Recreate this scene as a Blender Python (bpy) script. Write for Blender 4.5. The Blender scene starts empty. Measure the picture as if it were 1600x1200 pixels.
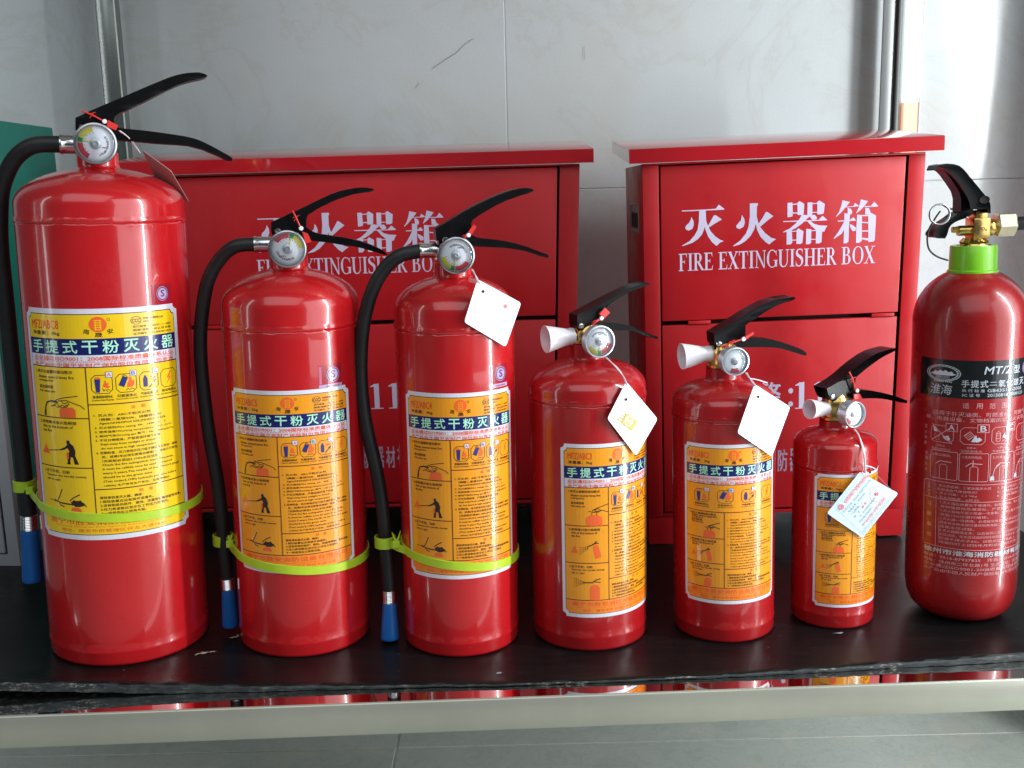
import bpy, bmesh, math, random
from mathutils import Vector, Matrix
from mathutils.geometry import tessellate_polygon
random.seed(7)
SC = bpy.context.scene
COL = SC.collection
R = math.radians

# ------------------------------------------------------------------ camera
cam_data = bpy.data.cameras.new("camera")
cam = bpy.data.objects.new("camera", cam_data)
COL.objects.link(cam)
cam_data.sensor_fit = 'HORIZONTAL'
cam_data.sensor_width = 36.0
cam_data.lens = 36.0
cam_data.clip_start = 0.02
cam_data.clip_end = 60.0
th, ro = R(10.687), R(-1.3936)
ct, st, cr, sr = math.cos(th), math.sin(th), math.cos(ro), math.sin(ro)
cx = Vector((cr, sr * st, sr * ct)); cy = Vector((-sr, cr * st, cr * ct)); cz = -Vector((0, ct, -st))
m = Matrix((cx, cy, cz)).transposed().to_4x4(); m.translation = (0, 0, .42)
cam.matrix_world = m
SC.camera = cam

# ------------------------------------------------------------------ light
world = bpy.data.worlds.new("World"); SC.world = world; world.use_nodes = True
bg = world.node_tree.nodes["Background"]
bg.inputs[0].default_value = (.62, .70, .78, 1); bg.inputs[1].default_value = .10

def area(name, loc, target, sx, sy, power, color):
    l = bpy.data.lights.new(name, 'AREA'); l.shape = 'RECTANGLE'; l.size = sx; l.size_y = sy
    l.energy = power; l.color = color
    o = bpy.data.objects.new(name, l); COL.objects.link(o); o.location = loc
    o.rotation_euler = (Vector(target) - Vector(loc)).to_track_quat('-Z', 'Y').to_euler()
    return o
area('front_window_light', (-.3, -1.3, 2.5), (0, 1.1, .1), 3.2, 2.2, 30, (.93, .97, 1))
area('right_door_light', (1.15, .55, .40), (0, .90, .15), .05, 1.6, 19, (.94, .98, 1))
area('right_opening_light', (2.1, -.25, .9), (0, 1.3, .3), 2.4, 2.4, 44, (.92, .97, 1))
area('left_gap_light', (-1.5, .25, .7), (0, 1, .2), .08, 1.4, 2, (.95, .97, 1))
SC.view_settings.view_transform = 'Standard'; SC.view_settings.look = 'None'
SC.view_settings.exposure = 0.03; SC.view_settings.gamma = 1.0
SC.cycles.max_bounces = 8; SC.cycles.transparent_max_bounces = 8

# ------------------------------------------------------------------ materials
def new_mat(name):
    mt = bpy.data.materials.new(name); mt.use_nodes = True
    nt = mt.node_tree
    return mt, nt, nt.nodes["Principled BSDF"]

def tex_coord(nt, kind='Object'):
    return nt.nodes.new('ShaderNodeTexCoord').outputs[kind]

def noise(nt, scale, detail=4, rough=.55, vec=None, dist=0.0):
    n = nt.nodes.new('ShaderNodeTexNoise'); n.inputs['Scale'].default_value = scale
    n.inputs['Detail'].default_value = detail; n.inputs['Roughness'].default_value = rough
    n.inputs['Distortion'].default_value = dist
    if vec is not None: nt.links.new(vec, n.inputs['Vector'])
    return n

def ramp(nt, src, stops):
    r = nt.nodes.new('ShaderNodeValToRGB'); nt.links.new(src, r.inputs[0])
    e = r.color_ramp.elements
    while len(e) < len(stops): e.new(.5)
    for el, (p, c) in zip(e, stops):
        el.position = p; el.color = (*c, 1) if len(c) == 3 else c
    return r

def mixc(nt, fac, a, b, mode='MIX'):
    x = nt.nodes.new('ShaderNodeMix'); x.data_type = 'RGBA'; x.blend_type = mode
    for s, v in ((0, fac), (6, a), (7, b)):
        if isinstance(v, (int, float)): x.inputs[s].default_value = v
        elif isinstance(v, tuple): x.inputs[s].default_value = (*v, 1)
        else: nt.links.new(v, x.inputs[s])
    return x.outputs[2]

def add_bump(nt, p, src, strength, dist=.001):
    b = nt.nodes.new('ShaderNodeBump'); b.inputs['Strength'].default_value = strength
    b.inputs['Distance'].default_value = dist
    nt.links.new(src, b.inputs['Height']); nt.links.new(b.outputs[0], p.inputs['Normal'])

def plain(name, col, rough=.5, metal=0.0, coat=0.0, coat_rough=.05, vary=.12, vscale=40, bump=0.0, bscale=400, spec=.5):
    mt, nt, p = new_mat(name)
    vec = tex_coord(nt)
    n = noise(nt, vscale, 5, .6, vec)
    lo = tuple(c * (1 - vary) for c in col); hi = tuple(min(1, c * (1 + vary)) for c in col)
    r = ramp(nt, n.outputs[0], [(.3, lo), (.7, hi)])
    nt.links.new(r.outputs[0], p.inputs['Base Color'])
    p.inputs['Roughness'].default_value = rough; p.inputs['Metallic'].default_value = metal
    p.inputs['Coat Weight'].default_value = coat; p.inputs['Coat Roughness'].default_value = coat_rough
    p.inputs['Specular IOR Level'].default_value = spec
    if bump: add_bump(nt, p, noise(nt, bscale, 3, .5, vec).outputs[0], bump, .0006)
    return mt

def paint(name, col, rough, coat, dust, orange=.06, oscale=260, gs=.4):
    """glossy enamel: slight orange peel, dust flecks, rough patches"""
    mt, nt, p = new_mat(name); vec = tex_coord(nt)
    big = noise(nt, 9, 4, .6, vec)
    fl = noise(nt, 900, 2, .5, vec)
    spots = ramp(nt, fl.outputs[0], [(.70, (0, 0, 0)), (.78, (1, 1, 1))])
    cl = ramp(nt, noise(nt, 14, 3, .6, vec).outputs[0], [(.52, (0, 0, 0)), (.75, (1, 1, 1))])
    mul = nt.nodes.new('ShaderNodeMath'); mul.operation = 'MULTIPLY'
    nt.links.new(spots.outputs[0], mul.inputs[0]); nt.links.new(cl.outputs[0], mul.inputs[1])
    mul2 = nt.nodes.new('ShaderNodeMath'); mul2.operation = 'MULTIPLY'; mul2.inputs[1].default_value = dust
    nt.links.new(mul.outputs[0], mul2.inputs[0])
    base = ramp(nt, big.outputs[0], [(.3, tuple(c * .92 for c in col)), (.7, tuple(c * 1.06 for c in col))])
    c = mixc(nt, mul2.outputs[0], base.outputs[0], (.62, .45, .42))
    nt.links.new(c, p.inputs['Base Color'])
    rr = ramp(nt, noise(nt, 22, 5, .65, vec).outputs[0], [(.35, (rough,) * 3), (.75, (rough * 1.7,) * 3)])
    nt.links.new(rr.outputs[0], p.inputs['Roughness'])
    p.inputs['Coat Weight'].default_value = coat; p.inputs['Coat Roughness'].default_value = .04
    a = noise(nt, oscale, 2, .5, vec); b = noise(nt, 16, 2, .5, vec)
    s = nt.nodes.new('ShaderNodeMath'); s.operation = 'MULTIPLY_ADD'; s.inputs[1].default_value = gs
    nt.links.new(b.outputs[0], s.inputs[0]); nt.links.new(a.outputs[0], s.inputs[2])
    add_bump(nt, p, s.outputs[0], orange, .0012)
    return mt

M = {}
M['red'] = paint('red_enamel', (.52, .009, .013), .19, .75, .8, .022)
M['co2red'] = paint('dull_red_enamel', (.30, .007, .009), .22, .35, .3, .022)
M['rim'] = plain('frosted_gauge_rim', (.60, .65, .70), .22, .35, .3, .1, .06)
M['darkred'] = paint('deep_red_enamel', (.40, .008, .011), .19, .75, .7, .022)
M['boxred'] = paint('box_red_enamel', (.46, .010, .015), .34, .08, .8, .03, 500, 3.0)
M['black'] = plain('black_lever_enamel', (.006, .006, .007), .26, 0, .06, .15, .3, 60, .1, 300, .09)
M['rubber'] = plain('black_rubber', (.011, .012, .014), .48, 0, 0, .1, .35, 50, .25, 220)
M['chrome'] = plain('chromed_steel', (.72, .73, .74), .16, 1, 0, .1, .1, 60, .1, 300)
M['zinc'] = plain('zinc_rim', (.55, .57, .60), .26, 1, 0, .1, .15, 80, .1, 300)
M['brass'] = plain('brass', (.74, .50, .17), .24, 1, 0, .1, .18, 60, .25, 250)
M['palebrass'] = plain('pale_nickelled_brass', (.80, .70, .52), .3, 1, 0, .1, .12, 60, .15, 250)
M['blue'] = plain('blue_plastic', (.004, .12, .44), .42, 0, 0, .1, .12, 40, .05, 300)
M['lime'] = plain('lime_plastic_tie', (.46, .66, .03), .32, 0, .15, .1, .08, 60)
M['green'] = plain('green_collar_plastic', (.22, .62, .02), .3, 0, .3, .1, .06, 60)
M['nozzle'] = plain('white_translucent_plastic', (.88, .86, .93), .35, 0, .1, .1, .04, 60)
M['nozzle'].node_tree.nodes['Principled BSDF'].inputs['Subsurface Weight'].default_value = .35
M['nozzle'].node_tree.nodes['Principled BSDF'].inputs['Subsurface Radius'].default_value = (.006, .005, .005)
M['white'] = plain('white_dial', (.90, .90, .95), .4, 0, 0, .1, .03)
M['card'] = plain('white_card', (.94, .94, .95), .32, 0, .2, .2, .012)
M['cardblue'] = plain('pale_blue_card', (.52, .66, .72), .30, 0, .2, .15, .04)
M['cardgrey'] = plain('card_seen_from_behind', (.46, .27, .28), .4, 0, 0, .1, .05)
M['string'] = plain('white_string', (.82, .74, .80), .7, 0, 0, .1, .1, 900)
M['sealred'] = plain('red_seal_plastic', (.72, .035, .03), .35, 0, .1, .1, .06)
M['wire'] = plain('steel_wire', (.45, .50, .52), .28, 1)
GL = dict(rough=.24, coat=.55, coat_rough=.06, vary=.03)
M['labelwhite'] = plain('label_white', (.74, .74, .84), **GL)
M['yellow'] = plain('label_yellow', (.93, .60, .012), **GL)
M['orange'] = plain('label_orange', (.90, .34, .014), **GL)
M['strip'] = plain('label_strip_orange', (.93, .27, .02), **GL)
M['navy'] = plain('label_navy', (.008, .012, .13), **GL)
M['mint'] = plain('label_mint', (.48, .93, .66), **GL)
M['ink'] = plain('label_black_ink', (.03, .015, .012), **GL)
M['line'] = plain('label_maroon_ink', (.06, .008, .012), **GL)
M['redink'] = plain('label_red_ink', (.88, .06, .015), **GL)
M['orink'] = plain('label_orange_ink', (.88, .085, .012), **GL)
M['blueink'] = plain('label_blue_ink', (.03, .03, .20), **GL)
M['flame'] = plain('label_flame_ink', (.93, .14, .03), **GL)
M['lilacdim'] = plain('worn_lilac_lettering', (.42, .30, .42), rough=.5, vary=.35, vscale=160)
M['lilac'] = plain('lilac_lettering', (.60, .55, .72), rough=.4, vary=.05)
M['bandblack'] = plain('black_band', (.008, .010, .012), rough=.2, coat=.4)
M['silverprint'] = plain('silver_print', (.50, .54, .60), rough=.3, coat=.4)
M['pinkprint'] = plain('pale_pink_print', (.66, .30, .32), rough=.3, coat=.4)
M['tagred'] = plain('tag_red_ink', (.80, .12, .16), rough=.4)
M['tagink'] = plain('tag_grey_ink', (.22, .27, .33), rough=.4)
M['veinink'] = plain('marble_vein_grey', (.30, .30, .29), rough=.3)
M['stickerpink'] = plain('sticker_pink_print', (.62, .12, .22), rough=.3)
M['gold'] = plain('tag_gold_foil', (.48, .40, .01), rough=.35)
M['gyellow'] = plain('dial_yellow', (.80, .70, .06), rough=.35)
M['ggreen'] = plain('dial_green', (.03, .32, .10), rough=.35)
M['gred'] = plain('dial_red', (.68, .06, .08), rough=.35)
M['cabgreen'] = plain('green_enamel', (.002, .135, .102), .42, 0, 0, .1, .1, 12)
M['cabgrey'] = plain('grey_white_enamel', (.40, .43, .46), .35, 0, .1, .1, .06, 8)
M['recess'] = plain('recess_grey_plastic', (.28, .24, .23), .45)
M['void'] = plain('dark_inside', (.010, .004, .004), .8)
M['hologram'] = plain('sticker_red', (.36, .012, .03), rough=.2, coat=.6)
M['hololilac'] = plain('sticker_lilac', (.52, .36, .56), rough=.2, coat=.6)

def clear_lens():
    mt, nt, p = new_mat('clear_lens')
    tr = nt.nodes.new('ShaderNodeBsdfTransparent'); gl = nt.nodes.new('ShaderNodeBsdfGlossy')
    tr.inputs[0].default_value = (.93, .95, .97, 1); gl.inputs['Roughness'].default_value = .05
    fr = nt.nodes.new('ShaderNodeFresnel'); fr.inputs[0].default_value = 1.35
    mx = nt.nodes.new('ShaderNodeMixShader')
    nt.links.new(fr.outputs[0], mx.inputs[0]); nt.links.new(tr.outputs[0], mx.inputs[1]); nt.links.new(gl.outputs[0], mx.inputs[2])
    nt.links.new(mx.outputs[0], nt.nodes['Material Output'].inputs[0])
    return mt
M['lens'] = clear_lens()

def stainless(name, col, rough):
    mt, nt, p = new_mat(name); vec = tex_coord(nt)
    mp = nt.nodes.new('ShaderNodeMapping'); mp.inputs['Scale'].default_value = (2, 90, 90)
    nt.links.new(vec, mp.inputs[0])
    n = noise(nt, 6, 4, .6, mp.outputs[0])
    d = noise(nt, 5, 5, .6, vec)
    c = ramp(nt, d.outputs[0], [(.3, tuple(x * .86 for x in col)), (.7, col)])
    nt.links.new(c.outputs[0], p.inputs['Base Color'])
    p.inputs['Metallic'].default_value = 1
    rr = ramp(nt, n.outputs[0], [(.3, (rough * .7,) * 3), (.7, (rough * 1.4,) * 3)])
    nt.links.new(rr.outputs[0], p.inputs['Roughness'])
    add_bump(nt, p, noise(nt, 12, 2, .5, vec).outputs[0], .05, .002)
    return mt
M['dialsilver'] = plain('dial_silver', (.86, .89, .94), .38, .30, .3, .1, .05)
M['hub'] = plain('hub_silver', (.66, .68, .72), .38, .7, 0, .1, .15, 300)
M['mirror'] = stainless('mirror_stainless', (.80, .80, .78), .03)
M['lip'] = plain('satin_stainless', (.50, .50, .42), .30, .5, vary=.10, vscale=7)
M['post'] = plain('post_stainless', (.30, .33, .31), .22, .85, vary=.1, vscale=2)
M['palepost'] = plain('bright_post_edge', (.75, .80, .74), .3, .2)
M['boxred'].node_tree.nodes['Principled BSDF'].inputs['Specular IOR Level'].default_value = .32
M['lidred'] = paint('lid_red_enamel', (.44, .008, .015), .14, 1.0, .5, .02, 500, 2.0)
M['postplate'] = plain('grey_post_plate', (.24, .25, .25), .30, .3, vary=.06, vscale=3)
M['postdark'] = plain('dark_post_steel', (.10, .105, .105), .38, .6, vary=.05, vscale=3)

def marble(name, base, vein, warm, rough, sc):
    mt, nt, p = new_mat(name)
    geo = nt.nodes.new('ShaderNodeNewGeometry').outputs['Position']
    a = noise(nt, 1.3 * sc, 6, .62, geo, .6)
    b = noise(nt, 3.1 * sc, 8, .6, geo, 1.4)
    c0 = ramp(nt, a.outputs[0], [(.3, base), (.52, tuple(x * 1.08 for x in base)), (.75, tuple(x * .92 for x in base))])
    v = nt.nodes.new('ShaderNodeMath'); v.operation = 'SUBTRACT'; v.inputs[1].default_value = .5
    nt.links.new(b.outputs[0], v.inputs[0])
    ab = nt.nodes.new('ShaderNodeMath'); ab.operation = 'ABSOLUTE'; nt.links.new(v.outputs[0], ab.inputs[0])
    vr = ramp(nt, ab.outputs[0], [(0, (.30,) * 3), (.02, (.08,) * 3), (.05, (0,) * 3)])
    c1 = mixc(nt, vr.outputs[0], c0.outputs[0], vein)
    w = ramp(nt, noise(nt, 1.9 * sc, 4, .6, geo, .8).outputs[0], [(.55, (0,) * 3), (.72, (.45,) * 3)])
    c2 = mixc(nt, w.outputs[0], c1, warm)
    g = noise(nt, 380, 2, .6, geo)
    gr = ramp(nt, g.outputs[0], [(.3, (.94,) * 3), (.7, (1.0,) * 3)])
    c3 = mixc(nt, 1.0, c2, gr.outputs[0], 'MULTIPLY')
    nt.links.new(c3, p.inputs['Base Color'])
    rr = ramp(nt, noise(nt, 7, 4, .6, geo).outputs[0], [(.3, (rough * .8,) * 3), (.75, (rough * 1.5,) * 3)])
    nt.links.new(rr.outputs[0], p.inputs['Roughness'])
    return mt
M['walltile'] = marble('wall_marble_tile', (.60, .65, .665), (.54, .53, .49), (.61, .58, .50), .14, 1.3)
M['floortile'] = marble('floor_marble_tile', (.42, .44, .40), (.25, .27, .22), (.56, .53, .40), .35, 9)
M['grout'] = plain('grout', (.56, .59, .60), .8)

def plywood():
    mt, nt, p = new_mat('black_plywood_face'); vec = tex_coord(nt)
    mp = nt.nodes.new('ShaderNodeMapping'); mp.inputs['Scale'].default_value = (1, 9, 9); nt.links.new(vec, mp.inputs[0])
    g = noise(nt, 14, 8, .7, mp.outputs[0], .3)
    c = ramp(nt, g.outputs[0], [(.3, (.0035, .0045, .005)), (.62, (.0075, .0085, .009)), (.8, (.022, .023, .022))])
    mp2 = nt.nodes.new('ShaderNodeMapping'); mp2.inputs['Scale'].default_value = (3, 40, 1); mp2.inputs['Rotation'].default_value = (0, 0, .25); nt.links.new(vec, mp2.inputs[0])
    sc = noise(nt, 9, 3, .6, mp2.outputs[0])
    scr = ramp(nt, sc.outputs[0], [(.74, (0,) * 3), (.80, (.5,) * 3)])
    sp = noise(nt, 330, 2, .5, vec); spr = ramp(nt, sp.outputs[0], [(.77, (0,) * 3), (.80, (1,) * 3)])
    c1 = mixc(nt, scr.outputs[0], c.outputs[0], (.05, .06, .055))
    c2 = mixc(nt, spr.outputs[0], c1, (.30, .29, .27))
    nt.links.new(c2, p.inputs['Base Color'])
    rr = ramp(nt, noise(nt, 11, 5, .65, vec).outputs[0], [(.3, (.24,) * 3), (.75, (.46,) * 3)])
    p.inputs['Specular IOR Level'].default_value = .24
    nt.links.new(rr.outputs[0], p.inputs['Roughness'])
    add_bump(nt, p, g.outputs[0], .12, .001)
    return mt
M['ply'] = plywood()

def ply_edge():
    mt, nt, p = new_mat('worn_plywood_edge'); vec = tex_coord(nt)
    mp = nt.nodes.new('ShaderNodeMapping'); mp.inputs['Scale'].default_value = (1, 1, 3); nt.links.new(vec, mp.inputs[0])
    a = noise(nt, 170, 6, .7, mp.outputs[0], .2)
    c0 = ramp(nt, a.outputs[0], [(.35, (.010, .012, .013)), (.60, (.040, .048, .052))])
    w0 = ramp(nt, a.outputs[0], [(.53, (0,) * 3), (.60, (1,) * 3)])
    w1 = ramp(nt, noise(nt, 17, 5, .7, vec).outputs[0], [(.50, (0,) * 3), (.66, (.8,) * 3)])
    wm = mixc(nt, 1.0, w0.outputs[0], w1.outputs[0], 'MULTIPLY')
    c = mixc(nt, wm, c0.outputs[0], (.45, .42, .35))
    nt.links.new(c, p.inputs['Base Color']); p.inputs['Roughness'].default_value = .6
    add_bump(nt, p, a.outputs[0], .5, .0008)
    return mt
M['plyedge'] = ply_edge()
M['wood'] = plain('bare_wood', (.36, .28, .20), .8, vary=.4, vscale=500)
def emit(name, col, s):
    mt, nt, p = new_mat(name)
    p.inputs['Base Color'].default_value = (*col, 1)
    p.inputs['Emission Color'].default_value = (*col, 1); p.inputs['Emission Strength'].default_value = s
    return mt
M['orangeglow'] = emit('orange_daylight_glow', (.90, .50, .34), .75)  # orange patch glows by emission in place of daylight falling on it
M['daylight'] = emit('daylight_glow', (.92, 1.0, .97), 1.6)

# ------------------------------------------------------------------ mesh helpers
def link(name, me, mat, parent=None, smooth=False):
    o = bpy.data.objects.new(name, me); COL.objects.link(o)
    if mat is not None:
        for k in (mat if isinstance(mat, (list, tuple)) else [mat]): me.materials.append(k)
    if smooth:
        for p in me.polygons: p.use_smooth = True
    if parent is not None: o.parent = parent
    return o

def from_bm(name, bm, mat, parent=None, smooth=False, angle=None):
    me = bpy.data.meshes.new(name)
    bmesh.ops.recalc_face_normals(bm, faces=bm.faces[:])
    bm.to_mesh(me); bm.free()
    o = link(name, me, mat, parent, smooth or angle is not None)
    if angle is not None:
        me.set_sharp_from_angle(angle=R(angle))
    return o

def thing(name, label, cat, loc=(0, 0, 0), rot=(0, 0, 0), group=None):
    o = bpy.data.objects.new(name, None); COL.objects.link(o)
    o.empty_display_size = .05
    o.location = loc; o.rotation_euler = rot
    o['label'] = label; o['category'] = cat
    if group: o['group'] = group
    return o

def bm_box(bm, x0, x1, y0, y1, z0, z1, bevel=0.0, seg=2):
    r = bmesh.ops.create_cube(bm, size=1)
    vs = r['verts']
    for v in vs:
        v.co = Vector(((x0 + x1) / 2 + v.co.x * (x1 - x0), (y0 + y1) / 2 + v.co.y * (y1 - y0), (z0 + z1) / 2 + v.co.z * (z1 - z0)))
    if bevel > 0:
        es = list({e for v in vs for e in v.link_edges})
        bmesh.ops.bevel(bm, geom=es, offset=bevel, segments=seg, affect='EDGES', profile=.5)
    return vs

def box(name, x0, x1, y0, y1, z0, z1, mat, parent=None, bevel=.0008):
    bm = bmesh.new(); bm_box(bm, x0, x1, y0, y1, z0, z1, bevel)
    return from_bm(name, bm, mat, parent, angle=35)

def lathe_bm(bm, prof, seg=96, mat4=None, cap=True):
    """prof: list of (r, z) turned around the local Z axis"""
    rings = []
    for r, z in prof:
        if r < 1e-6:
            rings.append([bm.verts.new((0, 0, z))])
        else:
            rings.append([bm.verts.new((r * math.cos(2 * math.pi * i / seg), r * math.sin(2 * math.pi * i / seg), z)) for i in range(seg)])
    new = [v for rg in rings for v in rg]
    for a, b in zip(rings, rings[1:]):
        if len(a) == 1 and len(b) == 1: continue
        for i in range(seg):
            j = (i + 1) % seg
            if len(a) == 1: bm.faces.new((a[0], b[i], b[j]))
            elif len(b) == 1: bm.faces.new((a[i], a[j], b[0]))
            else: bm.faces.new((a[i], a[j], b[j], b[i]))
    if mat4 is not None:
        for v in new: v.co = mat4 @ v.co
    return new

def lathe(name, prof, mat, parent=None, seg=96, mat4=None, angle=40):
    bm = bmesh.new(); lathe_bm(bm, prof, seg, mat4)
    return from_bm(name, bm, mat, parent, angle=angle)

def axis_mat(origin, direction):
    d = Vector(direction).normalized()
    q = d.to_track_quat('Z', 'Y')
    mm = q.to_matrix().to_4x4(); mm.translation = Vector(origin)
    return mm

def smooth_path(pts, n=8):
    P = [Vector(p) for p in pts]
    if len(P) < 3: return P
    out = []
    for i in range(len(P) - 1):
        p0 = P[max(i - 1, 0)]; p1 = P[i]; p2 = P[i + 1]; p3 = P[min(i + 2, len(P) - 1)]
        for k in range(n):
            t = k / n
            out.append(.5 * ((2 * p1) + (-p0 + p2) * t + (2 * p0 - 5 * p1 + 4 * p2 - p3) * t * t + (-p0 + 3 * p1 - 3 * p2 + p3) * t ** 3))
    out.append(P[-1]); return out

def tube_bm(bm, pts, rad, seg=16):
    rings = []; up = Vector((0, 1, .01)).normalized(); n = len(pts)
    for i, p in enumerate(pts):
        t = (pts[min(i + 1, n - 1)] - pts[max(i - 1, 0)]).normalized()
        if i == 0:
            a = t.cross(up)
            if a.length < .1: a = t.cross(Vector((1, 0, 0)))
            a.normalize()
        else:
            a = (a - t * a.dot(t)).normalized()
        b = t.cross(a)
        r = rad[i] if isinstance(rad, (list, tuple)) else rad
        rings.append([bm.verts.new(p + (a * math.cos(2 * math.pi * k / seg) + b * math.sin(2 * math.pi * k / seg)) * r) for k in range(seg)])
    for A, B in zip(rings, rings[1:]):
        for k in range(seg):
            bm.faces.new((A[k], A[(k + 1) % seg], B[(k + 1) % seg], B[k]))
    bm.faces.new(rings[0][::-1]); bm.faces.new(rings[-1])

def tube(name, pts, rad, mat, parent=None, seg=16, n=8):
    bm = bmesh.new(); pp = smooth_path(pts, n)
    tube_bm(bm, pp, rad, seg)
    return from_bm(name, bm, mat, parent, angle=50)

def chaikin(pts, it=1, keep=55):
    """round the outline but keep hard corners"""
    for _ in range(it):
        out = []; n = len(pts)
        for i in range(n):
            p0 = Vector(pts[i - 1]); p = Vector(pts[i]); p1 = Vector(pts[(i + 1) % n])
            a = (p - p0); b = (p1 - p)
            if a.length < 1e-9 or b.length < 1e-9: continue
            if math.degrees(a.angle(b)) > keep: out.append(tuple(p))
            else:
                out.append(tuple(p - a * .25)); out.append(tuple(p + b * .25))
        pts = out
    return pts

def prism_bm(bm, outline, y0, y1, mat4=None, bevel=.0, seg=2):
    """outline in (x, z), thickness along y"""
    tri = tessellate_polygon([[Vector((x, z, 0)) for x, z in outline]])
    a = [bm.verts.new((x, y0, z)) for x, z in outline]
    b = [bm.verts.new((x, y1, z)) for x, z in outline]
    f0 = [bm.faces.new([a[i] for i in t]) for t in tri]
    f1 = [bm.faces.new([b[i] for i in reversed(t)]) for t in tri]
    n = len(outline); sides = []
    for i in range(n):
        j = (i + 1) % n; sides.append(bm.faces.new((a[i], a[j], b[j], b[i])))
    if bevel > 0:
        bm.normal_update()
        rim = [e for e in bm.edges if e.verts[0] in set(a) and e.verts[1] in set(a) and any(f in sides for f in e.link_faces)]
        rim += [e for e in bm.edges if e.verts[0] in set(b) and e.verts[1] in set(b) and any(f in sides for f in e.link_faces)]
        bmesh.ops.bevel(bm, geom=rim, offset=bevel, segments=seg, affect='EDGES', profile=.6, clamp_overlap=True)
    if mat4 is not None:
        for v in bm.verts: v.co = mat4 @ v.co

def prism(name, outline, y0, y1, mat, parent=None, mat4=None, bevel=.0015, it=1):
    bm = bmesh.new(); prism_bm(bm, chaikin(outline, it) if it else outline, y0, y1, mat4, bevel)
    return from_bm(name, bm, mat, parent, angle=40)

# ------------------------------------------------------------------ flat print
TXT = {}
def text2d(body, bold=0.0):
    key = body
    if key in TXT: return TXT[key]
    c = bpy.data.curves.new('t', 'FONT'); c.body = body; c.size = 1; c.resolution_u = 2
    o = bpy.data.objects.new('t', c); COL.objects.link(o)
    dg = bpy.context.evaluated_depsgraph_get(); oe = o.evaluated_get(dg); me = oe.to_mesh()
    vs = [(v.co.x, v.co.y) for v in me.vertices]; fs = [tuple(p.vertices) for p in me.polygons]
    oe.to_mesh_clear(); bpy.data.objects.remove(o); bpy.data.curves.remove(c)
    if not vs: TXT[key] = ([], [], (0, 0, 1, 1)); return TXT[key]
    bb = (min(v[0] for v in vs), min(v[1] for v in vs), max(v[0] for v in vs), max(v[1] for v in vs))
    TXT[key] = (vs, fs, bb); return TXT[key]

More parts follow.
